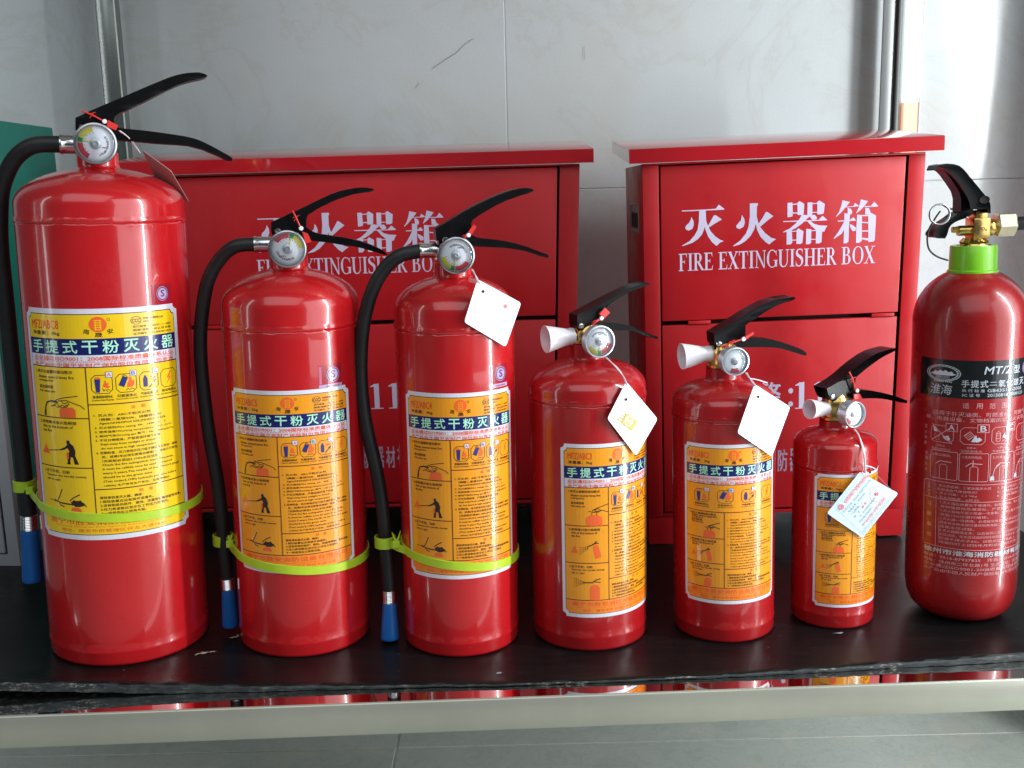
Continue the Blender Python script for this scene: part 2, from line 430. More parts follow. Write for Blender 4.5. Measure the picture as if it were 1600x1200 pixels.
class Sheet:
    """flat print gathered per part name, then laid on a cylinder or a plane"""
    def __init__(s): s.g = {}
    def raw(s, key, mat, vs, fs, layer):
        V, F, L = s.g.setdefault((key, mat), ([], [], []))
        o = len(V); V.extend(vs); L.extend([layer] * len(vs)); F.extend([tuple(i + o for i in f) for f in fs])
    def poly(s, key, mat, pts, layer=2):
        tri = tessellate_polygon([[Vector((x, y, 0)) for x, y in pts]])
        s.raw(key, mat, list(pts), [tuple(t) for t in tri], layer)
    def rect(s, key, mat, x0, y0, x1, y1, layer=2):
        n = max(1, int(abs(x1 - x0) / .003))
        vs = []; fs = []
        for i in range(n + 1):
            x = x0 + (x1 - x0) * i / n; vs += [(x, y0), (x, y1)]
        for i in range(n): fs.append((2 * i, 2 * i + 2, 2 * i + 3, 2 * i + 1))
        s.raw(key, mat, vs, fs, layer)
    def line(s, key, mat, pts, w, layer=3, closed=False):
        pts = list(pts) + ([pts[0]] if closed else [])
        P = [Vector(pts[0])]
        for q in pts[1:]:
            q = Vector(q); k = max(1, int((q - P[-1]).length / .004)); a = P[-1]
            for i in range(1, k + 1): P.append(a + (q - a) * i / k)
        vs = []; fs = []; n = len(P)
        for i, p in enumerate(P):
            t = P[min(i + 1, n - 1)] - P[max(i - 1, 0)]
            if t.length < 1e-9: t = Vector((1, 0))
            t.normalize(); nn = Vector((-t.y, t.x)) * w / 2
            vs += [tuple(p + nn), tuple(p - nn)]
        for i in range(n - 1): fs.append((2 * i, 2 * i + 1, 2 * i + 3, 2 * i + 2))
        s.raw(key, mat, vs, fs, layer)
    def text(s, key, mat, body, x0, y0, w, h, layer=4, bold=0.0, rot=0.0, keep=False, shear=0.0):
        """ink box placed with its lower left at x0,y0, width w, height h"""
        vs, fs, bb = text2d(body, bold)
        if not vs: return
        sx = w / (bb[2] - bb[0]); sy = h / max(bb[3] - bb[1], 1e-6)
        if keep: sx = sy = min(sx, sy)
        c, d = math.cos(rot), math.sin(rot)
        out = []
        for x, y in vs:
            u = (x - bb[0]) * sx; v = (y - bb[1]) * sy; u += v * shear
            out.append((x0 + u * c - v * d, y0 + u * d + v * c))
        s.raw(key, mat, out, fs, layer)
        if bold > 0:
            e = bold * sy * (.55 if bold >= .028 and 'title' in key else .85)
            offs = ((e, 0), (0, e), (-e, 0), (0, -e)) if bold >= .028 else ((e * 1.2, 0), (0, e * 1.2))
            for i, (a, b) in enumerate(offs): s.raw(key, mat, [(x + a, y + b) for x, y in out], fs, layer + .12 * (i + 1))
    def disc(s, key, mat, cx_, cy_, rx, ry=None, layer=3, n=28, a0=0, a1=360, r_in=0):
        ry = ry or rx; vs = []; fs = []
        for i in range(n + 1):
            a = R(a0 + (a1 - a0) * i / n); k = r_in
            vs += [(cx_ + rx * k * math.cos(a), cy_ + ry * k * math.sin(a)), (cx_ + rx * math.cos(a), cy_ + ry * math.sin(a))]
        for i in range(n): fs.append((2 * i, 2 * i + 1, 2 * i + 3, 2 * i + 2))
        s.raw(key, mat, vs, fs, layer)
    def build(s, parent, mapf, wide=.0045, eps=.00007, base=.00012, root=None):
        objs = {}; rootobj = None
        keys = list(s.g)
        keys.sort(key=lambda k: 0 if k[0] == root else 1)
        for key, mat in keys:
            V, F, L = s.g[(key, mat)]
            bm = bmesh.new(); bv = [bm.verts.new((x, y, l)) for (x, y), l in zip(V, L)]
            for f in F:
                if len(set(f)) > 2:
                    try: bm.faces.new([bv[i] for i in f])
                    except ValueError: pass
            if wide:
                wf = [f for f in bm.faces if max(v.co.x for v in f.verts) - min(v.co.x for v in f.verts) > wide]
                if wf:
                    x0 = min(v.co.x for f in wf for v in f.verts); x1 = max(v.co.x for f in wf for v in f.verts)
                    x = x0 + wide * .8
                    while x < x1:
                        fs = [f for f in bm.faces if min(v.co.x for v in f.verts) < x - 1e-6 and max(v.co.x for v in f.verts) > x + 1e-6 and max(v.co.x for v in f.verts) - min(v.co.x for v in f.verts) > wide * .9]
                        if fs:
                            gm = list({v for f in fs for v in f.verts} | {e for f in fs for e in f.edges}) + fs
                            bmesh.ops.bisect_plane(bm, geom=gm, plane_co=(x, 0, 0), plane_no=(1, 0, 0), dist=1e-7)
                        x += wide * .8
            for v in bm.verts: v.co = mapf(v.co.x, v.co.y, base + eps * v.co.z)
            nm = key.split('#')[0]
            me = bpy.data.meshes.new(nm); bm.to_mesh(me); bm.free()
            p = parent if (key == root or rootobj is None) else rootobj
            o = link(nm, me, M[mat], p)
            if nm == 'fine_print': o['kind'] = 'stuff'
            if key == root: rootobj = o
            objs[(key, mat)] = o
        return rootobj

def cyl_map(Rad, ang0, z0):
    def f(x, y, e):
        a = ang0 + x / Rad
        return Vector(((Rad + e) * math.sin(a), -(Rad + e) * math.cos(a), z0 + y))
    return f
def plane_map(o, ux, uy):
    o = Vector(o); ux = Vector(ux).normalized(); uy = Vector(uy); uy = (uy - ux * uy.dot(ux)).normalized(); n = ux.cross(uy)
    return lambda x, y, e: o + ux * x + uy * y + n * e

# ------------------------------------------------------------------ measured outlines (mm, local frames)
D = {
'UP1': [(-15.3,486.4),(2.0,495.0),(20.9,503.4),(38.7,511.8),(56.7,519.9),(67.8,524.7),(78.9,527.6),(88.6,528.6),(95.5,527.7),(97.7,525.8),(93.9,523.8),(84.1,521.6),(74.3,518.5),(61.6,512.5),(44.9,503.3),(28.3,495.0),(19.4,490.6),(16.6,488.5),(15.9,484.4),(16.4,478.9),(13.8,476.8),(-16.0,476.2)],
'LO1': [(14.0,479.0),(21.9,478.2),(40.6,476.8),(60.9,474.4),(78.7,471.9),(89.7,468.5),(100.7,463.0),(111.7,456.6),(116.3,453.5),(115.5,451.2),(111.5,451.6),(100.4,457.2),(87.9,462.1),(74.1,465.0),(53.5,465.8),(33.2,467.1),(13.3,468.6)],
'UP3': [(-16.2,387.8),(-2.3,395.4),(12.8,404.1),(30.2,412.2),(45.3,418.2),(57.0,421.4),(66.3,422.2),(72.2,421.4),(73.3,419.8),(69.8,417.8),(59.2,415.2),(45.2,410.3),(30.0,402.7),(18.3,395.6),(16.2,393.4),(15.9,387.2),(12.3,382.7),(4.1,377.2),(-15.4,377.1)],
'LO3': [(10.3,381.5),(16.1,382.0),(21.8,378.4),(35.8,377.0),(50.9,374.3),(65.0,370.6),(76.8,365.7),(85.1,362.6),(86.9,360.8),(86.0,359.6),(81.5,360.3),(68.5,365.1),(53.2,368.5),(39.1,370.0),(18.2,371.1),(10.1,372.4)],
'UP4': [(-13.1,307.1),(1.4,313.2),(15.9,319.4),(30.6,325.1),(43.3,330.1),(53.2,332.3),(59.1,332.8),(60.1,331.4),(55.2,329.9),(40.4,325.9),(26.6,319.6),(17.8,314.4),(15.9,312.3),(12.4,301.1),(7.1,298.8),(-4.5,293.4),(-11.2,293.8),(-13.3,295.7)],
'LO4': [(8.2,298.0),(17.0,297.1),(31.6,295.7),(41.5,293.5),(51.5,289.2),(61.5,284.4),(70.1,281.3),(70.1,279.2),(61.5,281.7),(51.5,286.5),(44.5,289.0),(31.6,290.1),(21.8,290.8),(8.2,292.2)],
'UP5': [(-12.5,286.4),(5.5,295.5),(24.1,305.9),(42.7,313.6),(56.8,315.0),(65.2,315.4),(66.2,314.0),(63.4,312.4),(52.1,310.4),(38.1,304.2),(24.1,296.1),(17.6,292.1),(17.6,282.3),(11.1,279.2),(-3.8,273.9),(-7.5,273.2),(-12.1,276.2)],
'LO5': [(6.6,279.1),(21.5,279.9),(34.7,278.7),(48.9,275.7),(63.2,270.5),(74.7,265.7),(79.6,261.7),(79.1,259.5),(75.8,260.2),(63.3,264.6),(51.8,268.5),(39.5,270.0),(25.3,270.7),(6.6,272.0)],
'UP6': [(-19.8,229.6),(-0.7,236.1),(18.5,247.8),(38.1,256.5),(53.1,258.9),(64.3,259.7),(65.9,258.0),(61.4,256.2),(48.3,252.8),(33.5,246.2),(18.9,238.6),(15.0,235.9),(14.7,230.6),(12.4,223.9),(12.7,215.4),(-9.8,217.3),(-13.7,217.8),(-17.7,223.6)],
'LO6': [(11.9,222.8),(21.8,223.2),(31.8,221.7),(47.1,218.3),(62.7,213.7),(75.4,209.1),(85.0,205.1),(84.1,202.8),(76.7,204.1),(63.0,208.2),(47.4,212.0),(32.1,213.8),(24.6,214.3),(12.1,216.6)],
'UP2': [(-13.8,395.1),(0.5,401.5),(14.9,407.8),(29.4,414.8),(43.9,421.2),(57.1,424.4),(69.1,425.4),(77.5,424.5),(79.3,423.3),(76.2,421.5),(69.0,421.0),(56.9,418.7),(43.6,414.1),(29.1,407.3),(20.0,402.2),(17.9,400.1),(17.2,391.8),(15.2,387.0),(11.5,383.5),(-13.2,383.9),(-14.2,387.4)],
'LO2': [(11.8,391.8),(16.5,391.1),(21.1,386.8),(26.4,384.4),(40.0,382.0),(54.4,379.7),(67.6,376.5),(79.6,371.4),(86.8,367.6),(89.4,363.9),(85.5,364.6),(75.8,367.8),(62.6,371.7),(49.3,373.7),(35.0,376.4),(23.1,377.8),(13.7,379.8)],
'c_lever': [(-41.9,425.5),(-40.3,429.2),(-33.8,430.2),(-27.7,429.7),(-22.3,428.3),(-17.6,425.1),(-8.0,413.8),(0.8,403.5),(8.1,394.8),(8.6,384.9),(6.2,385.0),(5.6,388.8),(-7.1,388.7),(-9.8,389.6),(-11.2,396.5),(-16.1,405.1),(-21.8,413.7),(-29.7,422.3),(-36.0,426.0),(-39.8,427.3),(-41.1,424.7)],
'c_cheek': [(-35.5,426.2),(-30.1,423.7),(-24.7,421.9),(-16.6,413.1),(-10.5,404.4),(-5.5,396.1),(-4.0,385.2),(-8.6,382.4),(-15.4,386.6),(-15.6,402.0),(-23.6,413.8),(-30.1,422.2)],
'c_handle': [(-9.3,386.5),(-10.7,381.2),(-19.9,378.6),(-25.9,374.3),(-27.6,366.7),(-29.5,363.7),(-38.0,364.1),(-40.4,366.6),(-39.7,369.6),(-34.5,375.5),(-27.6,379.7),(-21.6,383.3),(-18.6,386.2)],
'c_block': [(-3.0,380.6),(12.5,361.9)],
'c_stem': [(-0.5,387.4),(10.7,379.9)],
'c_knob': [(-13.8,373.7),(-4.5,365.1)],
'c_hexk': [(-19.2,373.2),(-14.7,367.9)],
'c_base': [(-11.0,359.9),(14.4,355.2)],
'c_ball': [(12.7,379.0),(20.3,363.9)],
'c_nut': [(19.9,384.9),(39.2,362.2)],
'c_hose': [(38.5,379.7),(49.9,368.3)],
'c_ring': [(-35.9,385.5),(-27.0,385.1),(-27.2,390.4),(-20.2,389.3)],
'c_lan': [(-36.2,388.6),(-39.0,384.1),(-41.2,379.6),(-44.1,373.6),(-45.1,367.5),(-44.7,361.4),(-42.8,355.1),(-39.6,351.1),(-35.6,348.2),(-30.5,345.6),(-22.6,342.9)],
'collar': [(-18.1,355.8),(22.7,353.8),(-18.5,332.3),(24.8,330.2)],
'seal1': {'strip':[(-9.5,492.2),(6.5,484.5)],'dot':[(8.3,483.7)],'tab':[(11.3,484.6),(18.9,480.4),(17.0,476.5),(9.9,479.6)]},
'seal2': {'strip':[(5.6,405.3),(11.7,391.0)],'dot':[(12.5,389.6)],'tab':[(13.8,386.4),(18.2,384.6),(20.8,377.7),(16.2,376.1)]},
'seal3': {'strip':[(8.2,378.4),(12.3,381.7)],'dot':[(12.9,381.7)],'tab':[(12.9,384.5),(17.7,390.6),(19.9,388.9),(15.8,382.8)]},
'seal4': {'strip':[(-0.5,297.7),(7.2,302.4)],'dot':[(8.8,303.5)],'tab':[(6.6,307.7),(12.4,312.6),(16.9,308.2),(11.0,303.3)]},
'seal5': {'strip':[(-6.6,274.1),(12.6,279.9)],'dot':[(14.1,280.1)],'tab':[(15.0,282.1),(23.1,286.0),(23.7,284.5),(16.3,279.7)]},
'seal6': {'strip':[(3.5,243.4),(10.3,226.8)],'dot':[(12.8,224.7)],'tab':[(8.9,221.5),(15.3,221.3),(18.6,216.6),(9.1,217.1)]},
'rivet1': (-10.6,478.2),
'rivet2': (-8.2,387.2),
'rivet3': (-7.6,377.6),
'rivet4': (-9.5,297.2),
'rivet5': (-7.6,276.5),
'rivet6': (-12.5,220.9),
'str1': [(24.6,-10.0,475.8),(28.5,0.0,470.8),(29.5,15.0,464.2),(31.3,20.0,457.6)],
'str3': [(18.1,-35.0,352.9),(21.1,-45.0,349.2),(24.0,-52.0,345.3),(25.6,-56.0,342.4)],
'str4': [(14.0,-35.0,271.6),(18.7,-40.0,267.6),(24.3,-46.0,262.8),(28.0,-53.0,256.5),(30.1,-58.5,250.1)],
'str5': [(14.0,-30.0,252.3),(16.1,-36.0,248.1),(17.6,-44.0,246.0),(18.7,-51.5,242.8)],
'str5b': [(16.1,-36.0,248.1),(23.5,-34.0,246.2),(34.2,-28.0,241.8)],
'str6': [(10.8,-20.0,190.9),(12.0,-29.0,187.5),(14.0,-36.0,178.8),(13.8,-41.0,169.2),(14.3,-42.5,154.4)],
'str6b': [(14.2,-42.0,161.6),(21.0,-38.0,159.0),(32.9,-20.0,151.7),(37.5,-12.0,152.5)],
'glyphs': [[(-106.1,67.6),(-79.7,67.7),(-68.3,68.0),(-64.6,72.4),(-58.5,67.3),(-58.8,66.6),(-79.7,66.5),(-105.7,66.5)],[(-86.7,67.5),(-79.3,67.7),(-79.0,55.6),(-80.5,47.9),(-83.6,40.3),(-88.3,35.2),(-94.5,31.3),(-105.9,27.9),(-106.3,28.5),(-97.7,33.4),(-92.2,39.3),(-88.7,45.3),(-87.1,54.5)],[(-79.6,57.9),(-77.8,51.6),(-74.3,43.7),(-68.8,37.2),(-63.4,33.4),(-59.3,31.7),(-63.4,30.3),(-67.6,26.6),(-72.7,31.2),(-77.4,38.4),(-80.1,46.3),(-80.9,53.3)],[(-95.4,60.0),(-93.1,55.6),(-92.8,51.0),(-94.5,46.8),(-98.4,45.0),(-101.5,46.1),(-102.5,48.4),(-101.5,50.7),(-98.4,53.3),(-96.4,56.6)],[(-77.8,48.1),(-74.3,53.7),(-70.4,60.7),(-68.1,60.9),(-61.3,55.8),(-66.5,53.2),(-76.6,47.3)],[(-30.2,72.2),(-21.7,72.2),(-20.9,70.9),(-22.3,68.6),(-22.4,59.0),(-23.1,50.6),(-25.3,43.0),(-29.2,36.4),(-35.3,30.5),(-41.5,27.0),(-48.5,25.5),(-48.9,26.1),(-40.8,31.6),(-34.6,39.0),(-31.6,46.5),(-30.1,58.0)],[(-22.5,58.3),(-21.1,52.1),(-18.7,45.8),(-12.8,38.5),(-5.8,33.0),(-0.5,31.4),(-4.2,29.1),(-8.4,25.8),(-12.7,28.8),(-18.3,35.0),(-21.8,42.1),(-23.8,50.7)],[(-39.0,59.9),(-36.3,55.3),(-35.7,51.4),(-37.0,46.8),(-41.6,44.4),(-45.1,45.8),(-45.5,48.1),(-43.2,50.7),(-40.1,54.0)],[(-20.3,49.3),(-16.1,55.6),(-12.3,62.1),(-10.4,62.0),(-3.9,57.0),(-9.9,53.0),(-18.7,45.8)],[(11.8,71.1),(17.3,71.2),(17.9,57.7),(17.1,55.7),(11.9,55.0)],[(16.9,69.6),(23.3,70.0),(23.3,68.9),(16.9,68.6)],[(22.9,70.8),(25.3,72.5),(30.5,69.2),(29.9,58.5),(28.7,57.0),(23.1,57.3)],[(17.4,60.2),(23.1,60.2),(23.1,58.9),(17.5,59.0)],[(34.1,70.6),(39.6,70.6),(39.6,57.9),(38.8,56.4),(34.0,56.3)],[(39.3,69.5),(44.9,69.7),(45.0,68.7),(39.4,68.5)],[(44.9,70.7),(47.1,72.3),(53.4,68.2),(52.4,57.9),(49.6,56.9),(45.2,57.0)],[(39.5,59.9),(45.1,59.8),(45.2,59.0),(39.5,59.0)],[(6.7,51.1),(23.2,51.1),(46.5,50.9),(51.1,55.3),(56.3,50.6),(56.0,49.9),(23.2,49.8),(7.5,50.1)],[(27.9,57.4),(38.4,56.2),(33.6,52.7),(28.1,47.4),(20.9,42.6),(13.7,39.5),(7.1,38.6),(6.9,39.1),(14.5,42.7),(20.9,47.8),(25.6,53.2)],[(36.0,56.5),(42.4,56.6),(45.0,53.6),(44.5,51.6),(40.1,51.0),(38.0,53.2)],[(33.7,50.3),(36.9,50.5),(41.8,46.6),(48.3,44.7),(56.7,44.1),(54.8,41.4),(53.2,37.5),(50.4,37.7),(44.3,39.7),(38.6,44.4)],[(11.1,41.2),(16.9,40.9),(17.6,26.8),(15.6,24.9),(11.1,24.8)],[(22.2,40.6),(24.2,42.4),(29.9,38.9),(28.9,26.2),(26.9,24.9),(22.0,25.2)],[(17.0,39.7),(22.2,39.9),(22.2,39.0),(17.0,38.8)],[(17.5,30.1),(22.3,30.0),(22.4,28.9),(17.5,29.0)],[(32.9,41.5),(38.7,40.8),(38.6,25.6),(36.6,24.3),(32.8,24.3)],[(43.9,40.9),(50.8,38.9),(50.3,26.1),(47.9,24.6),(43.8,24.8)],[(38.3,39.6),(44.3,39.9),(44.4,38.9),(38.3,38.6)],[(38.5,30.0),(43.9,29.9),(43.9,29.0),(38.5,29.0)],[(72.9,71.4),(81.5,69.2),(76.7,63.6),(71.3,57.6),(66.4,53.3),(66.0,53.9),(69.6,59.3),(71.9,66.3)],[(77.1,64.2),(85.1,64.5),(87.0,68.0),(91.5,64.5),(91.1,63.9),(77.1,63.4)],[(78.7,63.2),(82.4,61.7),(84.1,58.5),(83.3,55.7),(79.0,54.7)],[(93.3,71.5),(101.5,69.2),(97.5,64.0),(92.9,59.4),(88.8,56.4),(88.5,57.4),(91.2,62.8)],[(97.5,63.8),(104.7,63.9),(108.2,68.5),(112.8,63.4),(112.4,62.8),(97.6,62.7)],[(98.4,61.9),(102.4,61.7),(104.5,57.2),(103.4,54.5),(98.6,54.7)],[(75.3,57.0),(81.7,56.1),(80.8,43.5),(80.5,25.5),(78.5,23.6),(74.9,23.4),(75.3,42.2)],[(67.9,49.0),(81.5,49.4),(85.4,52.4),(88.3,49.0),(88.0,48.2),(68.3,48.0)],[(75.1,47.8),(76.5,40.5),(72.6,34.4),(64.3,29.1),(63.7,29.7),(68.6,36.2),(73.2,44.0)],[(81.2,44.7),(84.5,43.6),(88.6,40.6),(88.3,37.0),(84.6,36.8),(82.5,40.2)],[(89.6,54.9),(95.0,54.2),(95.4,25.7),(93.0,23.5),(88.9,23.4),(88.9,41.4)],[(101.8,54.6),(105.0,56.4),(110.7,52.9),(109.9,25.7),(108.3,24.2),(102.7,23.9)],[(95.0,54.2),(101.8,54.2),(101.9,52.7),(95.0,52.9)],[(95.2,46.8),(102.1,46.0),(102.1,44.7),(95.3,45.4)],[(95.5,37.0),(102.3,37.0),(102.4,35.6),(95.5,35.7)],[(95.3,29.0),(102.6,28.2),(102.7,25.4),(95.4,27.3)]],
'hose1': [(-30.0,465.0),(-49.9,463.3),(-67.8,453.9),(-80.6,437.2),(-88.1,417.5),(-93.5,377.7),(-94.2,319.8),(-93.7,260.5),(-91.4,199.8),(-89.8,150.1),(-88.0,121.8),(-88.0,107.8),(-89.4,56.4)],
'hose2': [(-28.1,375.5),(-45.6,373.9),(-60.9,362.5),(-73.8,342.2),(-81.5,312.8),(-85.7,283.1),(-85.7,247.0),(-82.7,197.9),(-76.7,147.9),(-74.1,90.5),(-73.0,55.4),(-72.4,45.0),(-72.1,7.3)],
'hose3': [(-28.1,368.4),(-47.2,364.1),(-63.3,350.0),(-75.7,327.0),(-84.0,295.0),(-87.5,253.6),(-85.1,211.3),(-76.4,162.1),(-71.8,124.5),(-69.3,80.1),(-67.4,46.6),(-67.2,34.9),(-68.1,-5.7)],
'tag1': [(40.2,0.0,459.7),(65.4,-0.0,441.8),(69.1,35.0,413.2),(42.6,35.0,429.1)],
'tag3': [(23.5,-54.0,346.0),(60.7,-30.7,322.7),(46.6,-39.5,284.9),(11.5,-61.5,310.3)],
'tag4': [(30.9,-49.2,251.7),(60.9,-31.9,213.5),(40.2,-43.9,182.5),(12.8,-59.7,221.2)],
'tag5': [(17.6,-49.0,245.2),(55.2,-27.2,218.5),(36.2,-38.2,175.6),(0.2,-59.0,204.1)],
'tag6': [(9.9,-41.5,155.5),(51.1,-29.7,129.9),(14.8,-40.1,91.2),(-22.2,-50.7,120.0)],
}

mm = lambda L: [tuple(c * .001 for c in p) for p in L]
def zb(x): return .028 * (x - .03) ** 2
EXT = {1: (-.3763, .9376, .0722, 1.41, 20), 2: (-.2077, .9431, .0625, .96, 11), 3: (-.0541, .9306, .0547, .54, 10),
       4: (.0699, .9366, .0546, -.01, 20), 5: (.2007, .9384, .0477, -.87, 10), 6: (.3097, .9509, .0391, -.68, 25), 7: (.4349, .9495, .0508, -1.0, 0)}

# ================================================================== setting
def tiled(name, mat, axes, x0, dx, nx, y0, dy, ny, gap, tile_name):
    """a slab with separate tiles laid on it, joints recessed"""
    kind = axes[0]
    base = bpy.data.objects.new(name, None)
    bm = bmesh.new()
    X0, X1, Y0, Y1 = x0, x0 + dx * nx, y0, y0 + dy * ny
    pos = axes[1]
    if kind == 'wall': bm_box(bm, X0, X1, pos + .0012, pos + .08, Y0, Y1)
    else: bm_box(bm, X0, X1, Y0, Y1, pos - .08, pos - .0020)
    me = bpy.data.meshes.new(name); bm.to_mesh(me); bm.free()
    base = link(name, me, M['grout']); base['kind'] = 'structure'
    bm = bmesh.new()
    if kind == 'wall': bm_box(bm, -dx / 2 + gap / 2, dx / 2 - gap / 2, 0, .008, -dy / 2 + gap / 2, dy / 2 - gap / 2, .0008, 1)
    else: bm_box(bm, -dx / 2 + gap / 2, dx / 2 - gap / 2, -dy / 2 + gap / 2, dy / 2 - gap / 2, -.008, 0, .0008, 1)
    me = bpy.data.meshes.new(tile_name); bm.to_mesh(me); bm.free(); me.materials.append(mat)
    for i in range(nx):
        for j in range(ny):
            o = bpy.data.objects.new(tile_name, me); COL.objects.link(o); o.parent = base
            x = x0 + dx * (i + .5); y = y0 + dy * (j + .5)
            o.location = (x, pos, y) if kind == 'wall' else (x, y, pos)
            t = random.uniform(-.0016, .0016), random.uniform(-.0016, .0016)
            o.rotation_euler = (t[0], 0, t[1]) if kind == 'wall' else (t[0], t[1], 0)
    return base
wall = tiled('wall', M['walltile'], ('wall', 1.5), .002 - .772 * 2, .772, 4, .42 - .386 * 3, .386, 7, .0010, 'wall_tile')
floor = tiled('floor', M['floortile'], ('floor', -.38), -.1823 - .94 * 2, .94, 5, 1.379 - .47 * 7, .47, 8, .003, 'floor_tile')

# thin dark vein and short scratches in the wall marble
S = Sheet(); wk = lambda L: [(x * .75, z * .75) for x, z in L]
S.line('marble_vein', 'veinink', wk([(-.0549, .2801), (-.0600, .2790), (-.0658, .2746), (-.0725, .2712), (-.0781, .2657), (-.0904, .2545), (-.0980, .2510), (-.1051, .2468), (-.1198, .2379), (-.1346, .2290)]), .0007, 1)
S.line('marble_vein', 'veinink', wk([(-.1609, .2030), (-.1640, .1990), (-.1685, .1938)]), .0006, 1)
S.line('marble_vein', 'veinink', wk([(.150, .262), (.1505, .238)]), .0006, 1)
S.build(wall, plane_map((0, 1.4985, .42), (1, 0, 0), (0, 0, 1)), wide=0, root=None)

# added glowing strip on the wall: emission stands in for daylight, orange below
glow_ob = thing('glow_strip', 'narrow strip on the wall behind the right box, daylight put in as glow', 'glow_strip', (.5725, 1.492, .35))
box('glow_pane', -.0103, .0100, -.002, .006, .1800, .62, M['daylight'], glow_ob, 0)
box('orange_glow', -.0103, .0100, -.002, .006, -.25, .1792, M['orangeglow'], glow_ob, 0)
box('strip_edge', .0104, .0130, -.004, .006, -.25, .62, M['labelwhite'], glow_ob, .0005)

# ================================================================== rack
rack = thing('steel_rack', 'polished stainless steel rack shelf carrying the row of fire extinguishers', 'rack', (0, 1.12, -.38))
def rk(v): return v
ZM = -.0036
bm = bmesh.new()
pts = [(-.62, .7912), (.62, .8232), (.62, 1.47), (-.62, 1.47)]
top = [bm.verts.new((x, y - 1.12, ZM + .38)) for x, y in pts]; bot = [bm.verts.new((x, y - 1.12, ZM + .378)) for x, y in pts]
bm.faces.new(top); bm.faces.new(bot[::-1])
for i in range(4): bm.faces.new((top[i], bot[i], bot[(i + 1) % 4], top[(i + 1) % 4]))
from_bm('shelf_tray', bm, M['mirror'], rack)
bm = bmesh.new()
fr = [(-.62, .7912), (.62, .8232)]
prof = [(0, .0004), (-.0012, 0), (-.002, -.0012), (-.002, -.0275), (-.001, -.029), (.012, -.029), (.012, -.027), (.0005, -.027), (.0005, -.001)]
rings = [[bm.verts.new((x, y - 1.12 + py, ZM + .38 + pz)) for py, pz in prof] for x, y in fr]
for i in range(len(prof)):
    j = (i + 1) % len(prof); bm.faces.new((rings[0][i], rings[0][j], rings[1][j], rings[1][i]))
bm.faces.new(rings[0]); bm.faces.new(rings[1][::-1])
from_bm('front_rail', bm, M['lip'], rack, angle=50)
box('post', -.5485, -.524, .33, .355, .377, 1.34, M['post'], rack, .0015)
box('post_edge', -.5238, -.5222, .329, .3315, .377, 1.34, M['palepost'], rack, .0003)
box('post', .5345, .5405, .33, .355, .377, 1.34, M['postdark'], rack, .0008)
box('post_plate', .5165, .5340, .336, .340, .377, 1.34, M['postplate'], rack, .0005)
box('post', -.66, -.635, -.33, -.305, 0, 1.34, M['post'], rack, .0015)
box('post', .635, .66, -.30, -.275, 0, 1.34, M['post'], rack, .0015)
box('upper_shelf', -.62, .62, -.29, .33, 1.28, 1.30, M['lip'], rack, .001)

# ================================================================== warped black board
board = bpy.data.objects.new('x', None)
EX_ = [(-.62, .010), (-.458, .0066), (-.343, .004), (-.23, .0013), (-.118, .0004), (0, 0), (.62, 0)]
TH_ = [(-.62, .0105), (-.458, .0095), (-.3, .0095), (-.2, .0075), (-.12, .0042), (0, .0030), (.62, .05)]
YF_ = [(-.62, .827), (-.1, .827), (0, .826), (.105, .829), (.218, .834), (.333, .842), (.45, .849), (.62, .858)]
def lerp(T, x):
    for (a, u), (b, v) in zip(T, T[1:]):
        if x <= b: return u + (v - u) * max(0, (x - a)) / (b - a)
    return T[-1][1]
bm = bmesh.new()
NX = 240; xs = [-.60 + 1.20 * i / NX for i in range(NX + 1)]
ys = [0, .0015, .006, .014, .024, .037, .90, .95, 1.0, 1.1, 1.2, 1.3, 1.42]
def ztop(x, y):
    w = max(0, min(1, 1 - (y - lerp(YF_, x)) / .036))
    return zb(x) + lerp(EX_, x) * w * w * (3 - 2 * w)
rt = []; rb = []; rm = []
for x in xs:
    j = random.uniform(-1, 1); n1 = math.sin(x * 61) * .0003 + math.sin(x * 173 + 1) * .00025 + j * .0003
    ys_ = [lerp(YF_, x) + q_ if k_ < 6 else q_ for k_, q_ in enumerate(ys)]; yf = ys_[0]
    rt.append([bm.verts.new((x, y + (n1 * 1.2 if k == 0 else 0), ztop(x, y) - (.0006 + abs(j) * .0008 if k == 0 else 0))) for k, y in enumerate(ys_)])
    t = lerp(TH_, x); zt = ztop(x, yf)
    zbm = max(zt - min(t, .0030 + .013 * max(0, x)) if x > 0 else zt - t, ZM + .0002)
    rm.append(bm.verts.new((x, yf - .0008 + n1 + random.uniform(-.0004, .0004), zt - (zt - zbm) * .45)))
    rb.append([bm.verts.new((x, yf + .0005 + n1 * 1.5 + random.uniform(-.0003, .0003), zbm + abs(j) * .0004)), bm.verts.new((x, 1.42, max(ztop(x, 1.42) - .012, ZM + .0002)))])
for i in range(NX):
    for k in range(len(ys) - 1):
        bm.faces.new((rt[i][k], rt[i + 1][k], rt[i + 1][k + 1], rt[i][k + 1])).material_index = 0
    bm.faces.new((rt[i][0], rm[i], rm[i + 1], rt[i + 1][0])).material_index = 1
    bm.faces.new((rm[i], rb[i][0], rb[i + 1][0], rm[i + 1])).material_index = 1
    bm.faces.new((rb[i][0], rb[i][1], rb[i + 1][1], rb[i + 1][0])).material_index = 1
    bm.faces.new((rt[i][-1], rt[i + 1][-1], rb[i + 1][1], rb[i][1])).material_index = 1
bmesh.ops.recalc_face_normals(bm, faces=bm.faces[:])
me = bpy.data.meshes.new('plywood_board'); bm.to_mesh(me); bm.free()
bpy.data.objects.remove(board)
board = link('plywood_board', me, [M['ply'], M['plyedge']], smooth=True); me.set_sharp_from_angle(angle=R(35))
board['label'] = 'warped black plywood board with worn edge lying on the steel shelf'; board['category'] = 'board'
